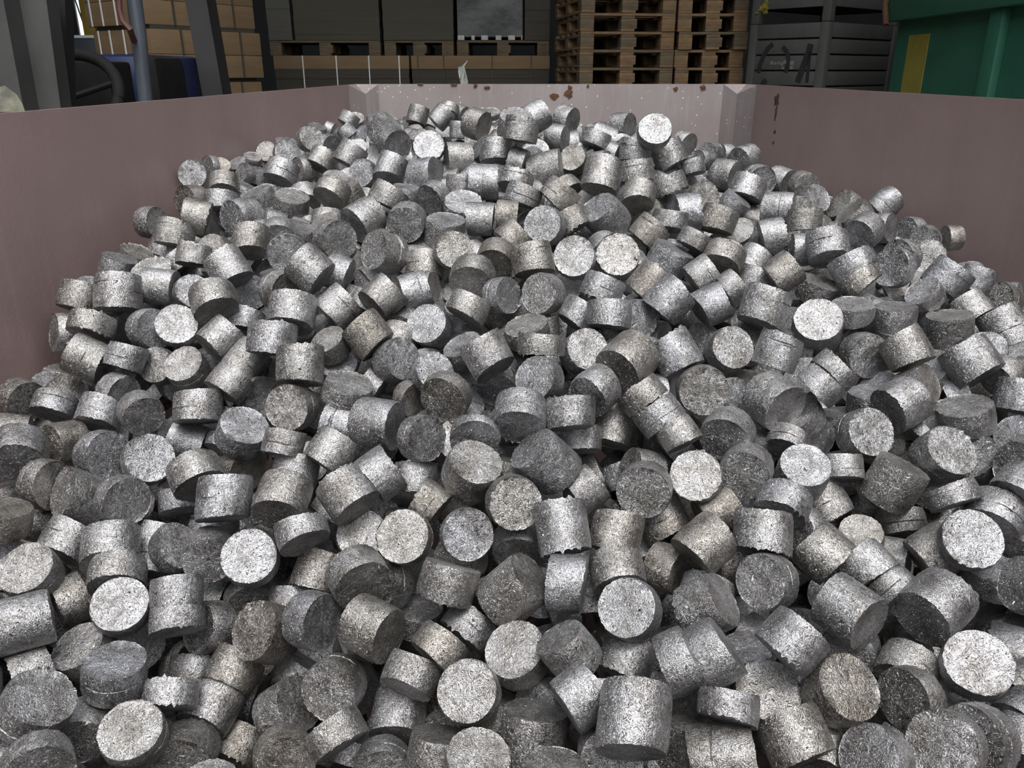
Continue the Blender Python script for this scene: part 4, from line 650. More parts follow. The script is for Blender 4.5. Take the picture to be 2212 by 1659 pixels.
LABELS = [
    'large long briquette with straight grooves at the bottom edge of the photo',
    'long briquette with tilted end showing, just lower left of the dazzling white disc',
    'stubby briquette showing its round end, eighty-two percent across, ninety percent down the photo',
    'large bright round briquette end near the lower right corner of the photo',
    'stubby briquette with tilted end showing, four percent across, ninety-two percent down the photo',
    'stubby briquette showing its round end, thirteen percent across, ninety-six percent down the photo',
    'flat briquette showing its round end, ninety-three percent across, ninety-six percent down the photo',
    'long briquette seen side-on, slanting, eighty-three percent across, seventy-nine percent down the photo',
    'stubby briquette with tilted end showing, just below the bright lower left disc',
    'long briquette with tilted end showing, fifty percent across, seventy-seven percent down the photo',
    'bright round briquette end facing the viewer at the bottom centre of the photo',
    'stubby briquette seen side-on, upright, seventy-eight percent across, ninety-six percent down the photo',
    'dazzling white round briquette end near the right edge, brightest of the heap',
    'stubby briquette showing its round end, sixty-two percent across, seventy-nine percent down the photo',
    'stubby briquette showing its round end, thirty-three percent across, eighty-nine percent down the photo',
    'long briquette with tilted end showing, thirty-six percent across, eighty-two percent down the photo',
    'flat briquette showing its round end, just upper right of the bright bottom centre disc',
    'long briquette with tilted end showing, just lower right of the bright bottom centre disc',
    'long briquette with tilted end showing, fifty-three percent across, sixty percent down the photo',
    'stubby briquette with tilted end showing, twenty-five percent across, eighty-three percent down the photo',
    'long briquette seen side-on, level, three percent across, eighty-one percent down the photo',
    'long briquette seen side-on, level, just right of the large grooved briquette',
    'stubby briquette showing its round end, seventy-five percent across, seventy-six percent down the photo',
    'flat briquette with tilted end showing, eighty-nine percent across, ninety percent down the photo',
    'stubby briquette with tilted end showing, thirty percent across, eighty-one percent down the photo',
    'bright round briquette end near the lower left, overhung by a flat briquette',
    'stubby briquette with tilted end showing, thirty-five percent across, seventy-five percent down the photo',
    'stubby briquette with tilted end showing, forty-six percent across, sixty-one percent down the photo',
    'long briquette seen side-on, upright, fifty-five percent across, sixty-nine percent down the photo',
    'long briquette seen side-on, slanting, just upper left of the dazzling white disc',
    'stubby briquette with tilted end showing, ninety-two percent across, fifty-nine percent down the photo',
    'stubby briquette showing its round end, twenty-four percent across, seventy-three percent down the photo',
    'stubby briquette seen side-on, slanting, seventy-seven percent across, eighty-four percent down the photo',
    'stubby briquette with tilted end showing, three percent across, seventy-four percent down the photo',
    'stubby briquette showing its round end, eighty-five percent across, ninety-seven percent down the photo',
    'long briquette seen side-on, slanting, sixty-nine percent across, seventy-one percent down the photo',
    'stubby briquette with tilted end showing, sixty-nine percent across, seventy-eight percent down the photo',
    'round briquette end with a bluish grey sheen right of the photo centre',
    'stubby briquette seen side-on, upright, seventy-five percent across, sixty-nine percent down the photo',
    'stubby briquette with tilted end showing, seventy-six percent across, fifty-two percent down the photo',
    'long briquette with tilted end showing, twenty-seven percent across, sixty-five percent down the photo',
    'stubby briquette showing its round end, forty percent across, seventy percent down the photo',
    'stubby briquette showing its round end, seventy-five percent across, eighty-nine percent down the photo',
    'stubby briquette with tilted end showing, thirty-four percent across, sixty-four percent down the photo',
    'stubby briquette seen side-on, upright, forty-four percent across, seventy-six percent down the photo',
    'long briquette seen side-on, upright, just lower right of the smooth left disc',
    'stubby briquette seen side-on, slanting, seventy percent across, eighty-five percent down the photo',
    'stubby briquette with tilted end showing, eighty-eight percent across, fifty-two percent down the photo',
    'long briquette with tilted end showing, fifty-six percent across, eighty-four percent down the photo',
    'flat briquette showing its round end, fifty percent across, sixty-five percent down the photo',
    'long briquette with tilted end showing, thirty-seven percent across, fifty-five percent down the photo',
    'flat briquette showing its round end, forty-six percent across, seventy percent down the photo',
    'stubby briquette seen side-on, slanting, just upper left of the large grooved briquette',
    'stubby briquette seen side-on, slanting, eighty percent across, seventy-two percent down the photo',
    'stubby briquette with tilted end showing, fifty-one percent across, fifty-four percent down the photo',
    'long briquette seen side-on, slanting, ninety-five percent across, forty-seven percent down the photo',
    'stubby briquette showing its round end, eighty-four percent across, fifty-six percent down the photo',
    'stubby briquette with tilted end showing, sixty-two percent across, forty-seven percent down the photo',
    'stubby briquette showing its round end, seventy-three percent across, sixty-one percent down the photo',
    'flat briquette with tilted end showing, four percent across, ninety-eight percent down the photo',
    'stubby briquette with tilted end showing, twenty-three percent across, fifty-six percent down the photo',
    'flat briquette showing its round end, just lower left of the smooth left disc',
    'stubby briquette seen side-on, slanting, just upper right of the large grooved briquette',
    'stubby briquette showing its round end, just below the bright bottom centre disc',
    'long briquette seen side-on, upright, thirty-nine percent across, ninety-three percent down the photo',
    'stubby briquette seen side-on, level, fifty-five percent across, seventy-six percent down the photo',
    'long briquette with tilted end showing, seven percent across, sixty-five percent down the photo',
    'stubby briquette showing its round end, sixty-nine percent across, fifty-one percent down the photo',
    'stubby briquette with tilted end showing, eleven percent across, seventy percent down the photo',
    'stubby briquette with tilted end showing, twenty-eight percent across, ninety-two percent down the photo',
    'flat briquette showing its round end, forty-four percent across, fifty-one percent down the photo',
    'stubby briquette showing its round end, twenty-eight percent across, ninety-seven percent down the photo',
    'flat briquette showing its round end, just below the large lower right disc',
    'flat briquette showing its round end, just right of the bluish disc',
    'stubby briquette with tilted end showing, nineteen percent across, ninety-seven percent down the photo',
    'round briquette end with coarse chips on the upper right of the heap',
    'flat briquette with tilted end showing, ninety-five percent across, fifty-four percent down the photo',
    'stubby briquette with tilted end showing, two percent across, fifty-eight percent down the photo',
    'stubby briquette seen side-on, upright, just left of the bright bottom centre disc',
    'flat briquette seen side-on, upright, seventy-one percent across, ninety-two percent down the photo',
    'stubby briquette showing its round end, twenty-nine percent across, fifty-three percent down the photo',
    'long briquette seen side-on, upright, eleven percent across, thirty-eight percent down the photo',
    'long briquette seen side-on, slanting, twenty-one percent across, ninety-two percent down the photo',
    'stubby briquette showing its round end, twenty percent across, seventy-two percent down the photo',
    'smooth pale round briquette end overlapping a duller one at the left',
    'flat briquette showing its round end, just left of the smooth left disc',
    'flat briquette with tilted end showing, seventy-one percent across, fifty-six percent down the photo',
    'stubby briquette with tilted end showing, seventy-nine percent across, sixty-one percent down the photo',
    'flat briquette showing its round end, forty-one percent across, fifty-seven percent down the photo',
    'stubby briquette seen side-on, upright, just above the large grooved briquette',
    'flat briquette seen side-on, slanting, thirty-three percent across, ninety-six percent down the photo',
    'long briquette seen side-on, upright, just left of the coarse upper right disc',
    'stubby briquette with tilted end showing, just right of the smooth left disc',
    'long briquette seen side-on, upright, twenty-nine percent across, forty-seven percent down the photo',
    'flat briquette seen side-on, upright, twenty-nine percent across, sixty-nine percent down the photo',
    'stubby briquette with tilted end showing, just upper right of the pale upper left disc',
    'stubby briquette showing its round end, seventy-one percent across, forty-five percent down the photo',
    'stubby briquette with tilted end showing, sixty percent across, seventy-four percent down the photo',
    'stubby briquette with tilted end showing, just upper right of the dazzling white disc',
    'stubby briquette with tilted end showing, just lower left of the bright lower left disc',
    'long briquette seen side-on, slanting, forty-eight percent across, forty-six percent down the photo',
    'long briquette seen side-on, upright, just lower left of the bluish disc',
    'long briquette seen side-on, slanting, eight percent across, forty-seven percent down the photo',
    'long briquette seen side-on, slanting, eighty-eight percent across, forty-five percent down the photo',
    'stubby briquette with tilted end showing, twenty-nine percent across, forty percent down the photo',
    'stubby briquette with tilted end showing, seventy-seven percent across, sixty-five percent down the photo',
    'long briquette with tilted end showing, ninety-three percent across, forty-three percent down the photo',
    'stubby briquette seen side-on, slanting, twenty-three percent across, eighty-seven percent down the photo',
    'stubby briquette showing its round end, just above the smooth left disc',
    'stubby briquette with tilted end showing, thirty-eight percent across, thirty-three percent down the photo',
    'stubby briquette with tilted end showing, twenty-one percent across, eighty-two percent down the photo',
    'stubby briquette seen side-on, upright, nineteen percent across, fifty-three percent down the photo',
    'stubby briquette with tilted end showing, just below the bluish disc',
    'stubby briquette seen side-on, slanting, just upper left of the bright bottom centre disc',
    'flat briquette seen side-on, upright, just right of the bright lower left disc',
    'stubby briquette showing its round end, forty-two percent across, forty-three percent down the photo',
    'stubby briquette seen side-on, upright, just lower left of the bright bottom centre disc',
    'stubby briquette seen side-on, slanting, thirty-two percent across, fifty-nine percent down the photo',
    'stubby briquette with tilted end showing, thirty-nine percent across, forty-seven percent down the photo',
    'stubby briquette showing its round end, just lower right of the coarse upper right disc',
    'flat briquette with tilted end showing, just above the bright lower left disc',
    'stubby briquette with tilted end showing, fifty-eight percent across, fifty percent down the photo',
    'stubby briquette seen side-on, slanting, eighty-five percent across, seventy-three percent down the photo',
    'stubby briquette with tilted end showing, eight percent across, ninety-five percent down the photo',
    'flat briquette seen side-on, upright, seventeen percent across, ninety percent down the photo',
    'flat briquette with tilted end showing, just upper right of the bright lower left disc',
    'long briquette seen side-on, slanting, sixty-six percent across, forty-six percent down the photo',
    'flat briquette with tilted end showing, four percent across, sixty-two percent down the photo',
    'long briquette seen side-on, upright, just lower left of the coarse upper right disc',
    'long briquette with tilted end showing, just above the bright upper middle disc',
    'stubby briquette seen side-on, slanting, thirty-seven percent across, sixty-two percent down the photo',
    'bright round briquette end facing the viewer at the upper middle of the heap',
    'long briquette seen side-on, slanting, sixty-six percent across, thirty-nine percent down the photo',
    'stubby briquette seen side-on, upright, fifty-six percent across, fifty-four percent down the photo',
    'stubby briquette showing its round end, fifty-three percent across, thirty-eight percent down the photo',
    'stubby briquette with tilted end showing, just below the pale upper left disc',
    'long briquette seen side-on, slanting, thirty percent across, thirty-five percent down the photo',
    'stubby briquette seen side-on, upright, seventeen percent across, seventy-seven percent down the photo',
    'stubby briquette with tilted end showing, just left of the large lower right disc',
    'pale round briquette end in the upper left part of the heap',
    'long briquette seen side-on, slanting, thirty-six percent across, forty-three percent down the photo',
    'flat briquette showing its round end, just left of the bright upper middle disc',
    'flat briquette with tilted end showing, thirty-four percent across, fifty-one percent down the photo',
    'stubby briquette seen side-on, slanting, just left of the bright lower left disc',
    'stubby briquette with tilted end showing, eighty-one percent across, thirty-two percent down the photo',
    'stubby briquette showing its round end, fifty-three percent across, forty-nine percent down the photo',
    'stubby briquette showing its round end, thirty-seven percent across, ninety-eight percent down the photo',
    'stubby briquette seen side-on, upright, twenty-six percent across, forty-four percent down the photo',
    'stubby briquette seen side-on, slanting, just above the bright bottom centre disc',
    'stubby briquette showing its round end, fifty-seven percent across, forty-six percent down the photo',
    'long briquette with tilted end showing, fifty-nine percent across, twenty-three percent down the photo',
    'flat briquette with tilted end showing, two percent across, sixty-seven percent down the photo',
    'stubby briquette seen side-on, slanting, just upper left of the bright lower left disc',
    'long briquette seen side-on, slanting, ninety-eight percent across, forty-two percent down the photo',
    'flat briquette with tilted end showing, forty-six percent across, thirty-six percent down the photo',
    'flat briquette showing its round end, thirty-three percent across, thirty-one percent down the photo',
    'long briquette seen side-on, slanting, thirty-seven percent across, thirty-nine percent down the photo',
    'stubby briquette seen side-on, upright, just upper left of the smooth left disc',
    'flat briquette with tilted end showing, forty-seven percent across, fifty-six percent down the photo',
    'stubby briquette seen side-on, upright, just below the bright upper middle disc',
    'stubby briquette seen side-on, upright, five percent across, fifty-three percent down the photo',
    'long briquette seen side-on, slanting, twenty-two percent across, thirty-five percent down the photo',
    'stubby briquette showing its round end, fifty-three percent across, twenty-nine percent down the photo',
    'stubby briquette seen side-on, upright, fifty-two percent across, thirty-four percent down the photo',
    'flat briquette with tilted end showing, eighty-eight percent across, thirty-five percent down the photo',
    'long briquette seen side-on, upright, thirty percent across, seventy-four percent down the photo',
    'stubby briquette with tilted end showing, fifty percent across, seventy-one percent down the photo',
    'stubby briquette seen side-on, slanting, just above the bluish disc',
    'flat briquette seen side-on, slanting, just above the dazzling white disc',
    'long briquette seen side-on, slanting, seventy percent across, forty percent down the photo',
    'stubby briquette showing its round end, forty percent across, twenty-nine percent down the photo',
    'stubby briquette seen side-on, slanting, ninety-three percent across, thirty-six percent down the photo',
    'stubby briquette seen side-on, slanting, twenty-three percent across, fifty percent down the photo',
    'long briquette seen side-on, slanting, just right of the pale upper left disc',
    'long briquette seen side-on, upright, just lower right of the bluish disc',
    'stubby briquette with tilted end showing, thirty-six percent across, twenty-eight percent down the photo',
    'flat briquette seen side-on, upright, nine percent across, forty-two percent down the photo',
    'stubby briquette seen side-on, slanting, thirty-three percent across, forty percent down the photo',
    'long briquette seen side-on, upright, just upper left of the bluish disc',
    'long briquette seen side-on, slanting, just left of the dazzling white disc',
    'stubby briquette with tilted end showing, just lower right of the dazzling white disc',
    'stubby briquette seen side-on, upright, eighty-seven percent across, forty-one percent down the photo',
    'stubby briquette seen side-on, slanting, twenty-three percent across, ninety-seven percent down the photo',
    'stubby briquette with tilted end showing, forty-nine percent across, thirty-eight percent down the photo',
    'stubby briquette seen side-on, slanting, just upper left of the coarse upper right disc',
    'long briquette seen side-on, level, just upper left of the pale upper left disc',
    'stubby briquette with tilted end showing, eighty-five percent across, thirty percent down the photo',
    'stubby briquette seen side-on, slanting, forty-six percent across, forty percent down the photo',
    'stubby briquette with tilted end showing, two percent across, fifty-one percent down the photo',
    'long briquette with tilted end showing, six percent across, fifty-seven percent down the photo',
    'stubby briquette seen side-on, slanting, just right of the bright upper middle disc',
    'long briquette with tilted end showing, twenty-five percent across, thirty-one percent down the photo',
    'long briquette seen side-on, slanting, just left of the bluish disc',
    'flat briquette seen side-on, slanting, sixty-three percent across, fifty-one percent down the photo',
    'flat briquette with tilted end showing, just right of the coarse upper right disc',
    'stubby briquette seen side-on, upright, eighty-eight percent across, sixty-eight percent down the photo',
    'stubby briquette seen side-on, slanting, just upper right of the bluish disc',
    'bright round briquette standing on the crest before the skip end wall',
    'flat briquette seen side-on, slanting, eighty percent across, fifty percent down the photo',
    'flat briquette showing its round end, thirty-five percent across, sixty-nine percent down the photo',
    'flat briquette showing its round end, forty-four percent across, thirty-two percent down the photo',
    'stubby briquette seen side-on, upright, twelve percent across, forty-six percent down the photo',
    'stubby briquette seen side-on, upright, twenty-eight percent across, fifty-eight percent down the photo',
    'stubby briquette seen side-on, slanting, forty-two percent across, sixty-five percent down the photo',
    'stubby briquette showing its round end, just left of the pale upper left disc',
    'stubby briquette with tilted end showing, twenty-four percent across, twenty-eight percent down the photo',
    'stubby briquette with tilted end showing, seventy-one percent across, thirty-three percent down the photo',
    'flat briquette with tilted end showing, ninety percent across, thirty-eight percent down the photo',
    'long briquette seen side-on, slanting, eighty-one percent across, sixty-six percent down the photo',
    'stubby briquette with tilted end showing, sixty-two percent across, twenty-six percent down the photo',
    'stubby briquette with tilted end showing, just lower left of the large grooved briquette',
    'stubby briquette with tilted end showing, forty-one percent across, eighty percent down the photo',
    'flat briquette with tilted end showing, just below the dazzling white disc',
    'stubby briquette with tilted end showing, seventy-seven percent across, fifty-seven percent down the photo',
    'long briquette seen side-on, level, fifty-three percent across, twenty-two percent down the photo',
    'stubby briquette seen side-on, upright, ninety-nine percent across, fifty-one percent down the photo',
    'stubby briquette with tilted end showing, thirty-two percent across, twenty-five percent down the photo',
    'stubby briquette with tilted end showing, twenty-eight percent across, twenty-six percent down the photo',
    'flat briquette seen side-on, upright, fifty-three percent across, forty-five percent down the photo',
    'long briquette seen side-on, upright, forty-one percent across, sixty-two percent down the photo',
    'stubby briquette seen side-on, upright, seven percent across, thirty-eight percent down the photo',
    'stubby briquette seen side-on, level, seventy-five percent across, thirty-one percent down the photo',
    'stubby briquette with tilted end showing, thirty-nine percent across, seventy-six percent down the photo',
    'stubby briquette seen side-on, level, forty-one percent across, thirty-eight percent down the photo',
    'stubby briquette with tilted end showing, thirty-two percent across, forty-five percent down the photo',
    'long briquette seen side-on, level, forty-seven percent across, twenty-four percent down the photo',
    'stubby briquette seen side-on, upright, seventeen percent across, thirty percent down the photo',
    'flat briquette with tilted end showing, eighty-four percent across, sixty-nine percent down the photo',
    'flat briquette seen side-on, slanting, just below the coarse upper right disc',
    'flat briquette seen side-on, slanting, eighty-three percent across, thirty-four percent down the photo',
    'stubby briquette seen side-on, level, three percent across, eighty-six percent down the photo',
    'flat briquette with tilted end showing, fifty-one percent across, forty-three percent down the photo',
    'flat briquette showing its round end, twenty-eight percent across, thirty-three percent down the photo',
    'long briquette seen side-on, slanting, twenty-four percent across, forty-seven percent down the photo',
    'stubby briquette seen side-on, upright, just lower left of the bright upper middle disc',
    'stubby briquette with tilted end showing, seventy-three percent across, eighty-four percent down the photo',
    'stubby briquette seen side-on, upright, seventy percent across, twenty-nine percent down the photo',
    'flat briquette with tilted end showing, just above the coarse upper right disc',
    'stubby briquette seen side-on, upright, fifty-seven percent across, fifty-seven percent down the photo',
    'stubby briquette seen side-on, upright, eighty-three percent across, sixty-one percent down the photo',
    'stubby briquette with tilted end showing, forty-three percent across, twenty-nine percent down the photo',
    'long briquette seen side-on, level, forty-seven percent across, twenty-eight percent down the photo',
    'stubby briquette with tilted end showing, twenty-seven percent across, twenty-two percent down the photo',
    'long briquette seen side-on, slanting, seventy percent across, sixty-six percent down the photo',
    'stubby briquette with tilted end showing, ninety-nine percent across, sixty-two percent down the photo',
    'long briquette seen side-on, slanting, just lower right of the bright upper middle disc',
    'stubby briquette seen side-on, upright, fifty-one percent across, seventeen percent down the photo',
    'stubby briquette with tilted end showing, forty-nine percent across, thirty-three percent down the photo',
    'long briquette seen side-on, level, just upper right of the smooth left disc',
    'stubby briquette seen side-on, slanting, eighty-seven percent across, seventy-six percent down the photo',
    'flat briquette showing its round end, forty-two percent across, forty-eight percent down the photo',
    'stubby briquette seen side-on, slanting, fifty-five percent across, twenty-five percent down the photo',
    'stubby briquette with tilted end showing, forty-one percent across, twenty-two percent down the photo',
    'stubby briquette with tilted end showing, seventy-three percent across, twenty-four percent down the photo',
    'stubby briquette seen side-on, upright, just lower right of the bright lower left disc',
    'long briquette seen side-on, upright, thirty-eight percent across, twenty-two percent down the photo',
    'stubby briquette with tilted end showing, forty-six percent across, sixteen percent down the photo',
    'stubby briquette seen side-on, level, nineteen percent across, twenty-eight percent down the photo',
    'flat briquette with tilted end showing, forty-eight percent across, fifty percent down the photo',
    'stubby briquette showing its round end, eighty-four percent across, eighty-four percent down the photo',
    'flat briquette with tilted end showing, ninety-six percent across, sixty percent down the photo',
    'stubby briquette seen side-on, level, just upper right of the large lower right disc',
    'flat briquette with tilted end showing, seventy-nine percent across, fifty-four percent down the photo',
    'stubby briquette seen side-on, slanting, sixty-eight percent across, thirty-five percent down the photo',
    'long briquette seen side-on, level, seventy-six percent across, twenty-seven percent down the photo',
    'stubby briquette seen side-on, level, forty-five percent across, twenty-one percent down the photo',
    'long briquette seen side-on, slanting, just lower right of the bright crest disc',
    'flat briquette with tilted end showing, twenty-four percent across, sixty-one percent down the photo',
    'flat briquette with tilted end showing, eleven percent across, fifty percent down the photo',
    'stubby briquette seen side-on, upright, seventy-nine percent across, twenty-nine percent down the photo',
    'stubby briquette seen side-on, slanting, just upper right of the bright upper middle disc',
    'stubby briquette seen side-on, upright, nineteen percent across, thirty-three percent down the photo',
    'flat briquette seen side-on, slanting, just upper right of the coarse upper right disc',
    'flat briquette showing its round end, thirty-nine percent across, eighteen percent down the photo',
    'stubby briquette seen side-on, level, thirty-three percent across, thirty-five percent down the photo',
    'stubby briquette with tilted end showing, fourteen percent across, twenty-nine percent down the photo',
    'stubby briquette seen side-on, level, sixty-eight percent across, twenty-seven percent down the photo',
    'stubby briquette showing its round end, just lower left of the pale upper left disc',
    'flat briquette with tilted end showing, sixty-three percent across, forty-one percent down the photo',
    'stubby briquette seen side-on, upright, forty-eight percent across, twenty percent down the photo',
    'flat briquette showing its round end, forty-two percent across, nineteen percent down the photo',
    'stubby briquette with tilted end showing, seventy-one percent across, twenty-two percent down the photo',
    'stubby briquette seen side-on, slanting, fifty-six percent across, forty-one percent down the photo',
    'flat briquette with tilted end showing, forty-two percent across, twenty-five percent down the photo',
    'flat briquette with tilted end showing, twenty-four percent across, seventy-eight percent down the photo',
    'flat briquette showing its round end, nineteen percent across, twenty-three percent down the photo',
    'flat briquette with tilted end showing, twenty-five percent across, fifty-one percent down the photo',
    'stubby briquette seen side-on, upright, fifty-one percent across, twenty-five percent down the photo',
    'stubby briquette seen side-on, upright, twenty-nine percent across, sixty-one percent down the photo',
    'stubby briquette with tilted end showing, ninety percent across, forty-nine percent down the photo',
    'stubby briquette seen side-on, upright, forty-one percent across, thirty-four percent down the photo',
    'stubby briquette seen side-on, slanting, thirty-eight percent across, twenty-five percent down the photo',
    'flat briquette with tilted end showing, twenty-seven percent across, thirty-seven percent down the photo',
    'stubby briquette with tilted end showing, ninety-nine percent across, fifty-six percent down the photo',
    'stubby briquette with tilted end showing, ninety-eight percent across, forty-eight percent down the photo',
    'stubby briquette with tilted end showing, thirty-one percent across, twenty-one percent down the photo',
    'stubby briquette showing its round end, ninety-eight percent across, thirty-eight percent down the photo',
    'stubby briquette seen side-on, slanting, twenty-nine percent across, eighty-seven percent down the photo',
    'stubby briquette with tilted end showing, ninety-eight percent across, fifty-nine percent down the photo',
    'flat briquette with tilted end showing, forty-five percent across, twenty-six percent down the photo',
]
def decode():
    out = []
    for s in BRIQ.split(';'):
        t = [int(v) for v in s.split(',')]
        out.append((Vector(t[0:3]) / 2000.0, Vector(t[3:6]).normalized(), t[6] / 10000.0, t[7] / 2000.0, t[8]))
    return out
BR = decode()

def briq_arrays(D, Ln, seed, seg=72, hi=True):
    """one pressed briquette: lathe-like skin with ragged rims, cracked flanks and lumpy ends. returns (verts Nx3, faces)"""
    r = np.random.default_rng(seed); R = D / 2
    th = np.arange(seg) * 2 * np.pi / seg
    def fourier(n, amp, decay=1.0):
        o = np.zeros(seg)
        for k in range(1, n + 1): o += amp / k ** decay * np.cos(k * th + r.uniform(0, 2 * np.pi)) * r.uniform(.3, 1)
        return o
    zs_ = []
    nside = max(3, int(round(Ln / (D * .12)))) if hi else 2
    for k in range(nside + 1): zs_.append(-Ln / 2 + Ln * k / nside)
    cracks = []
    if hi and r.random() < .6:
        for _ in range(r.integers(1, 3)):
            zc = r.uniform(-.28, .28) * Ln; cracks.append((zc, r.uniform(0, 6.28), r.uniform(.5, 2.2), r.uniform(.03, .07)))
    rows = [(z, None) for z in zs_]
    for c in cracks:
        rows += [(c[0] - .0011, None), (c[0], c), (c[0] + .0011, None)]
    rows.sort(key=lambda q: q[0])
    body = fourier(5, .012, .8) * R
    jag = [np.zeros(seg), np.zeros(seg)]
    ragged = (r.random() < .28, r.random() < .28) if hi else (False, False)
    for e in (0, 1):
        jag[e] = np.abs(r.normal(0, .007, seg)) * D + fourier(4, .009, .7) * D
        if ragged[e]:
            msk = np.clip(np.cos(th + r.uniform(0, 6.28)) * 1.3 + .1, 0, 1)
            jag[e] += msk * (np.abs(r.normal(0, .028, seg)) - .012) * D
    tilt = r.normal(0, .03, (2, 2)) * D if hi else np.zeros((2, 2))
    V = []; F = []; idx = []
    for j, (z, cr_) in enumerate(rows):
        q = abs(z) / (Ln / 2)
        rad = R * (1 - .012 * q ** 6) + body + (r.normal(0, .004, seg) * R if hi else 0)
        zz = np.full(seg, z)
        e = 0 if z < 0 else 1; sgn = -1 if e == 0 else 1
        wgt = max(0, (q - .35) / .65)
        zz = zz + sgn * wgt * (jag[e] + tilt[e, 0] * np.cos(th) + tilt[e, 1] * np.sin(th))
        if j in (0, len(rows) - 1):
            rad = rad * (1 - (.02 + .02 * r.random(seg) if hi else .03))
            if ragged[e]: rad = rad + .02 * R * r.random(seg)
        if cr_ is not None:
            dth = np.abs((th - cr_[1] + np.pi) % (2 * np.pi) - np.pi); mask = np.clip((cr_[2] / 2 - dth) * 6, 0, 1)
            rad = rad - mask * cr_[3] * R
        if cracks and cr_ is None:
            for c in cracks:
                if abs(z - c[0]) < .0012: zz = zz + r.normal(0, .0004, seg)
        idx.append(len(V)); V += list(np.stack([rad * np.cos(th), rad * np.sin(th), zz], 1))
    for a2, b3 in zip(idx, idx[1:]):
        for k in range(seg): F.append((a2 + k, a2 + (k + 1) % seg, b3 + (k + 1) % seg, b3 + k))
    for e, i0 in ((0, idx[0]), (1, idx[-1])):
        sgn = -1 if e == 0 else 1; ring0 = [i0 + k for k in range(seg)]
        rim = np.array(V[i0:i0 + seg]); prev = ring0
        fr = (.93, .7, .42) if hi else (.55,)
        dome = r.uniform(-.008, .012) * D
        for f_ in fr:
            s = len(V)
            zr = np.full(seg, sgn * Ln / 2) + sgn * (tilt[e, 0] * np.cos(th) + tilt[e, 1] * np.sin(th)) * f_ + sgn * dome * (1 - f_ ** 2)
            zr = zr + (np.convolve(np.tile(r.normal(0, .006, seg), 3), (.25, .5, .25), 'same')[seg:2 * seg] * D * (.5 + .5 * f_) if hi else 0) + sgn * (jag[e] * .35 * f_ ** 4)
            ang = th
            V += list(np.stack([R * f_ * np.cos(ang), R * f_ * np.sin(ang), zr], 1))
            cur = [s + k for k in range(seg)]
            for k in range(seg):
                q4 = (prev[k], prev[(k + 1) % seg], cur[(k + 1) % seg], cur[k])
                F.append(q4 if e == 1 else q4[::-1])
            prev = cur
        s = len(V); V.append(np.array([0, 0, sgn * (Ln / 2 + dome)]))
        for k in range(seg):
            t3 = (prev[k], prev[(k + 1) % seg], s); F.append(t3 if e == 1 else t3[::-1])
    return np.array(V), F

BUCK = (.3, .38, .45, .52, .6, .68, .76, .85, 1.0, 1.2)
NV = 4
ARR = {}
def arr(b, v, hi=True):
    k = (b, v, hi)
    if k not in ARR: ARR[k] = briq_arrays(.08, .08 * BUCK[b], b * 100 + v + (0 if hi else 5000), 72 if hi else 28, hi)
    return ARR[k]
MESH = {}
def briq_mesh(b, v):
    if (b, v) not in MESH:
        V, F = arr(b, v); me = bpy.data.meshes.new('briquette'); me.from_pydata([tuple(q) for q in V], [], F)
        me.polygons.foreach_set('use_smooth', [True] * len(me.polygons)); me.set_sharp_from_angle(angle=math.radians(38))
        me.materials.append(M['swarf']); MESH[(b, v)] = me
    return MESH[(b, v)]
def pose(c, ax, spin):
    q = ax.to_track_quat('Z', 'Y').to_matrix().to_4x4()
    return Matrix.Translation(c) @ q @ Matrix.Rotation(spin, 4, 'Z')
rndq = random.Random(12)
stuffV = []; stuffF = []; stuffT = []; stuffLoc = []; nv = 0
def add_stuff(V, F, Mx, tone):
    global nv
    Mn = np.array(Mx); W = V @ Mn[:3, :3].T + Mn[:3, 3]
    stuffV.append(W); stuffF.append((F, nv)); stuffT.append(np.full(len(V), tone)); stuffLoc.append(V); nv += len(V)
li = 0
for i, (c, ax, D_, Ln, own) in enumerate(BR):
    ratio = Ln / D_
    b = min(range(len(BUCK)), key=lambda k: abs(BUCK[k] - ratio)); v = rndq.randrange(NV); s = D_ / .08
    Mx = pose(c, ax, rndq.uniform(0, 6.28)) @ Matrix.Diagonal((s, s, s * ratio / BUCK[b], 1))
    if own:
        o = bpy.data.objects.new('briquette', briq_mesh(b, v)); COL.objects.link(o); o.matrix_world = Mx
        tag(o, LABELS[li], 'briquette', 'pressed aluminium briquettes in the heap'); li += 1
    else:
        V, F = arr(b, v); add_stuff(V, F, Mx, rndq.random())
# the rest of the heap: briquettes that show only through the gaps, or lie hidden under the first layer
fwv = np.array([0, math.cos(PITCH), -math.sin(PITCH)]); upv = np.array([0, math.sin(PITCH), math.cos(PITCH)])
BC = np.array([tuple(q[0]) for q in BR]); BZ = (BC - np.array(CAM)) @ fwv
BU = np.stack([CX + FPX * (BC[:, 0]) / BZ, CY - FPX * ((BC - np.array(CAM)) @ upv) / BZ], 1); BD = FPX * .08 / BZ
A3 = np.c_[np.ones(len(BC)), BC[:, :2]]
def surf_z(x, y):
    wgt = np.exp(-((BC[:, 0] - x) ** 2 + (BC[:, 1] - y) ** 2) / (2 * .16 ** 2)) + 1e-7
    sw = np.sqrt(wgt); co = np.linalg.lstsq(A3 * sw[:, None], BC[:, 2] * sw, rcond=None)[0]
    return float(co @ np.array([1, x, y])), wgt.sum()
OUTX = (0, 100, 120, 210, 310, 390, 570, 700, 760, 1000, 1250, 1380, 1450, 1600, 1640, 1800, 1930, 2040, 2212)
OUTY = (915, 800, 690, 575, 490, 375, 325, 265, 245, 240, 250, 262, 305, 345, 385, 415, 450, 540, 630)
placed = []
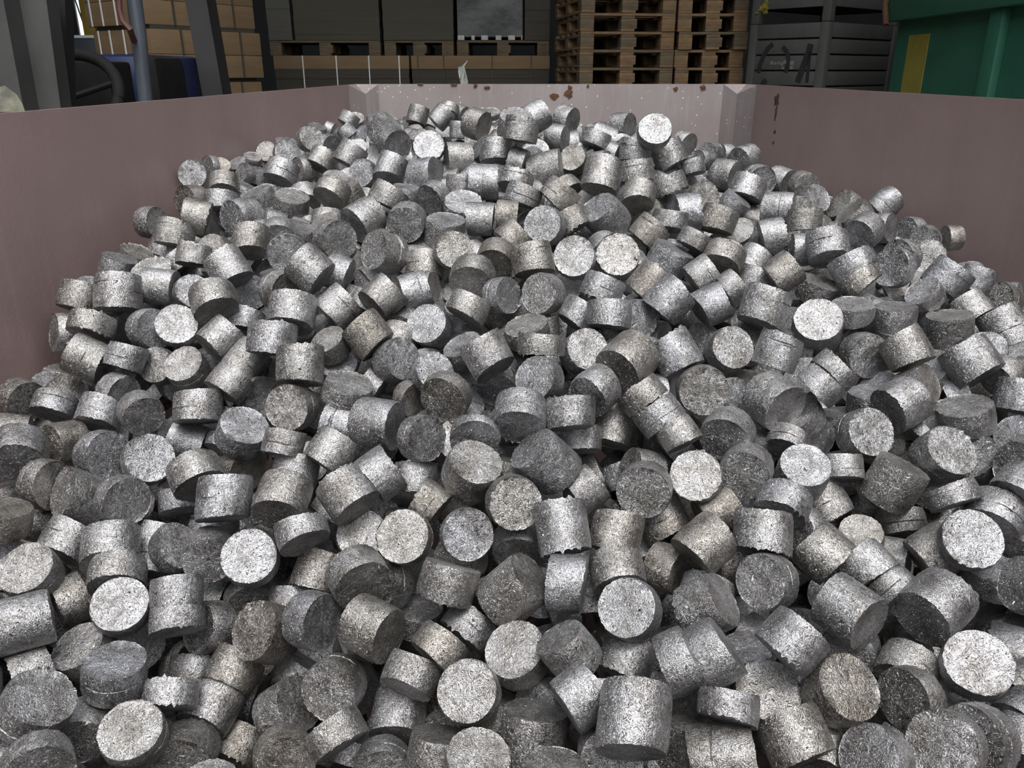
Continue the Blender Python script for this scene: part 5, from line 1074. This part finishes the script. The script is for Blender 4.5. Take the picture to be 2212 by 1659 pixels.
for layer, (drop, step) in enumerate(((.03, .07), (.085, .075), (.14, .085))):
    y = .35
    while y < 5.4:
        x = lx(y) + .05
        while x < rx(y) - .05:
            X = x + rndq.uniform(-.02, .02); Y = y + rndq.uniform(-.02, .02)
            z, ws = surf_z(X, min(max(Y, .62), 3.5))
            if X > 1.0: z -= (X - 1.0) * .35
            if Y > 3.5: z -= (Y - 3.5) * .10
            z = min(z, 1.40 - max(0, Y - 3.2) * .10) - drop
            P = np.array([X, Y, z]); v = P - np.array(CAM); dz = v @ fwv
            if dz > .25:
                u = np.array([CX + FPX * v[0] / dz, CY - FPX * (v @ upv) / dz]); dpx = FPX * .08 / dz
                near = np.hypot(*(BU - u).T) < .85 * dpx + .0 * BD
                need = dz
                if near.any(): need = max(need, float((BZ[near] + .062).max()) + layer * .07)
                P = np.array(CAM) + v * (need / dz)
                for _ in range(40):                                    # keep the crest and flanks as the photo shows them
                    v = P - np.array(CAM); dz = v @ fwv
                    ux = CX + FPX * v[0] / dz; uy = CY - FPX * (v @ upv) / dz; dpx = FPX * .08 / dz
                    lim = max(np.interp(ux + k_ * .6 * dpx, OUTX, OUTY) for k_ in (-1, 0, 1))
                    if uy - .62 * dpx > lim: break
                    P[2] -= .02
            ok = P[2] > BED + .05 and P[2] < 1.42 and lx(P[1]) + .068 < P[0] < rx(P[1]) - .068 and P[1] < 5.2
            if ok and placed:
                pl = np.array(placed[-400:]); ok = (np.linalg.norm(pl - P, axis=1) > .05).all()
            if ok:
                placed.append(P)
                ax = Vector((rndq.gauss(0, 1), rndq.gauss(0, 1), rndq.gauss(0, 1))).normalized()
                b = rndq.choice((1, 2, 3, 3, 4, 4, 5))
                hi = False
                V, F = arr(b, rndq.randrange(NV), hi)
                add_stuff(V, F, pose(Vector(P), ax, rndq.uniform(0, 6.28)), rndq.random())
            x += step
        y += step
allV = np.concatenate(stuffV)
loops = []; starts = []; tot = []; pos = 0
for F, o_ in stuffF:
    for f_ in F:
        starts.append(pos); tot.append(len(f_)); pos += len(f_); loops.extend([q + o_ for q in f_])
me = bpy.data.meshes.new('briquette_heap')
me.vertices.add(len(allV)); me.vertices.foreach_set('co', allV.astype(np.float32).ravel())
me.loops.add(pos); me.loops.foreach_set('vertex_index', np.array(loops, np.int32))
me.polygons.add(len(starts)); me.polygons.foreach_set('loop_start', np.array(starts, np.int32))
me.update(calc_edges=True); me.validate()
me.polygons.foreach_set('use_smooth', [True] * len(me.polygons)); me.set_sharp_from_angle(angle=math.radians(38))
ta = me.attributes.new('tone', 'FLOAT', 'POINT'); ta.data.foreach_set('value', np.concatenate(stuffT).astype(np.float32))
tl_ = me.attributes.new('local', 'FLOAT_VECTOR', 'POINT'); tl_.data.foreach_set('vector', np.concatenate(stuffLoc).astype(np.float32).ravel())
hp = link('briquette_heap', me, M['swarf_stuff'])
tag(hp, 'remaining aluminium briquettes showing small or half buried between the larger ones', 'briquettes', None, 'stuff')
bpy.context.view_layer.update()
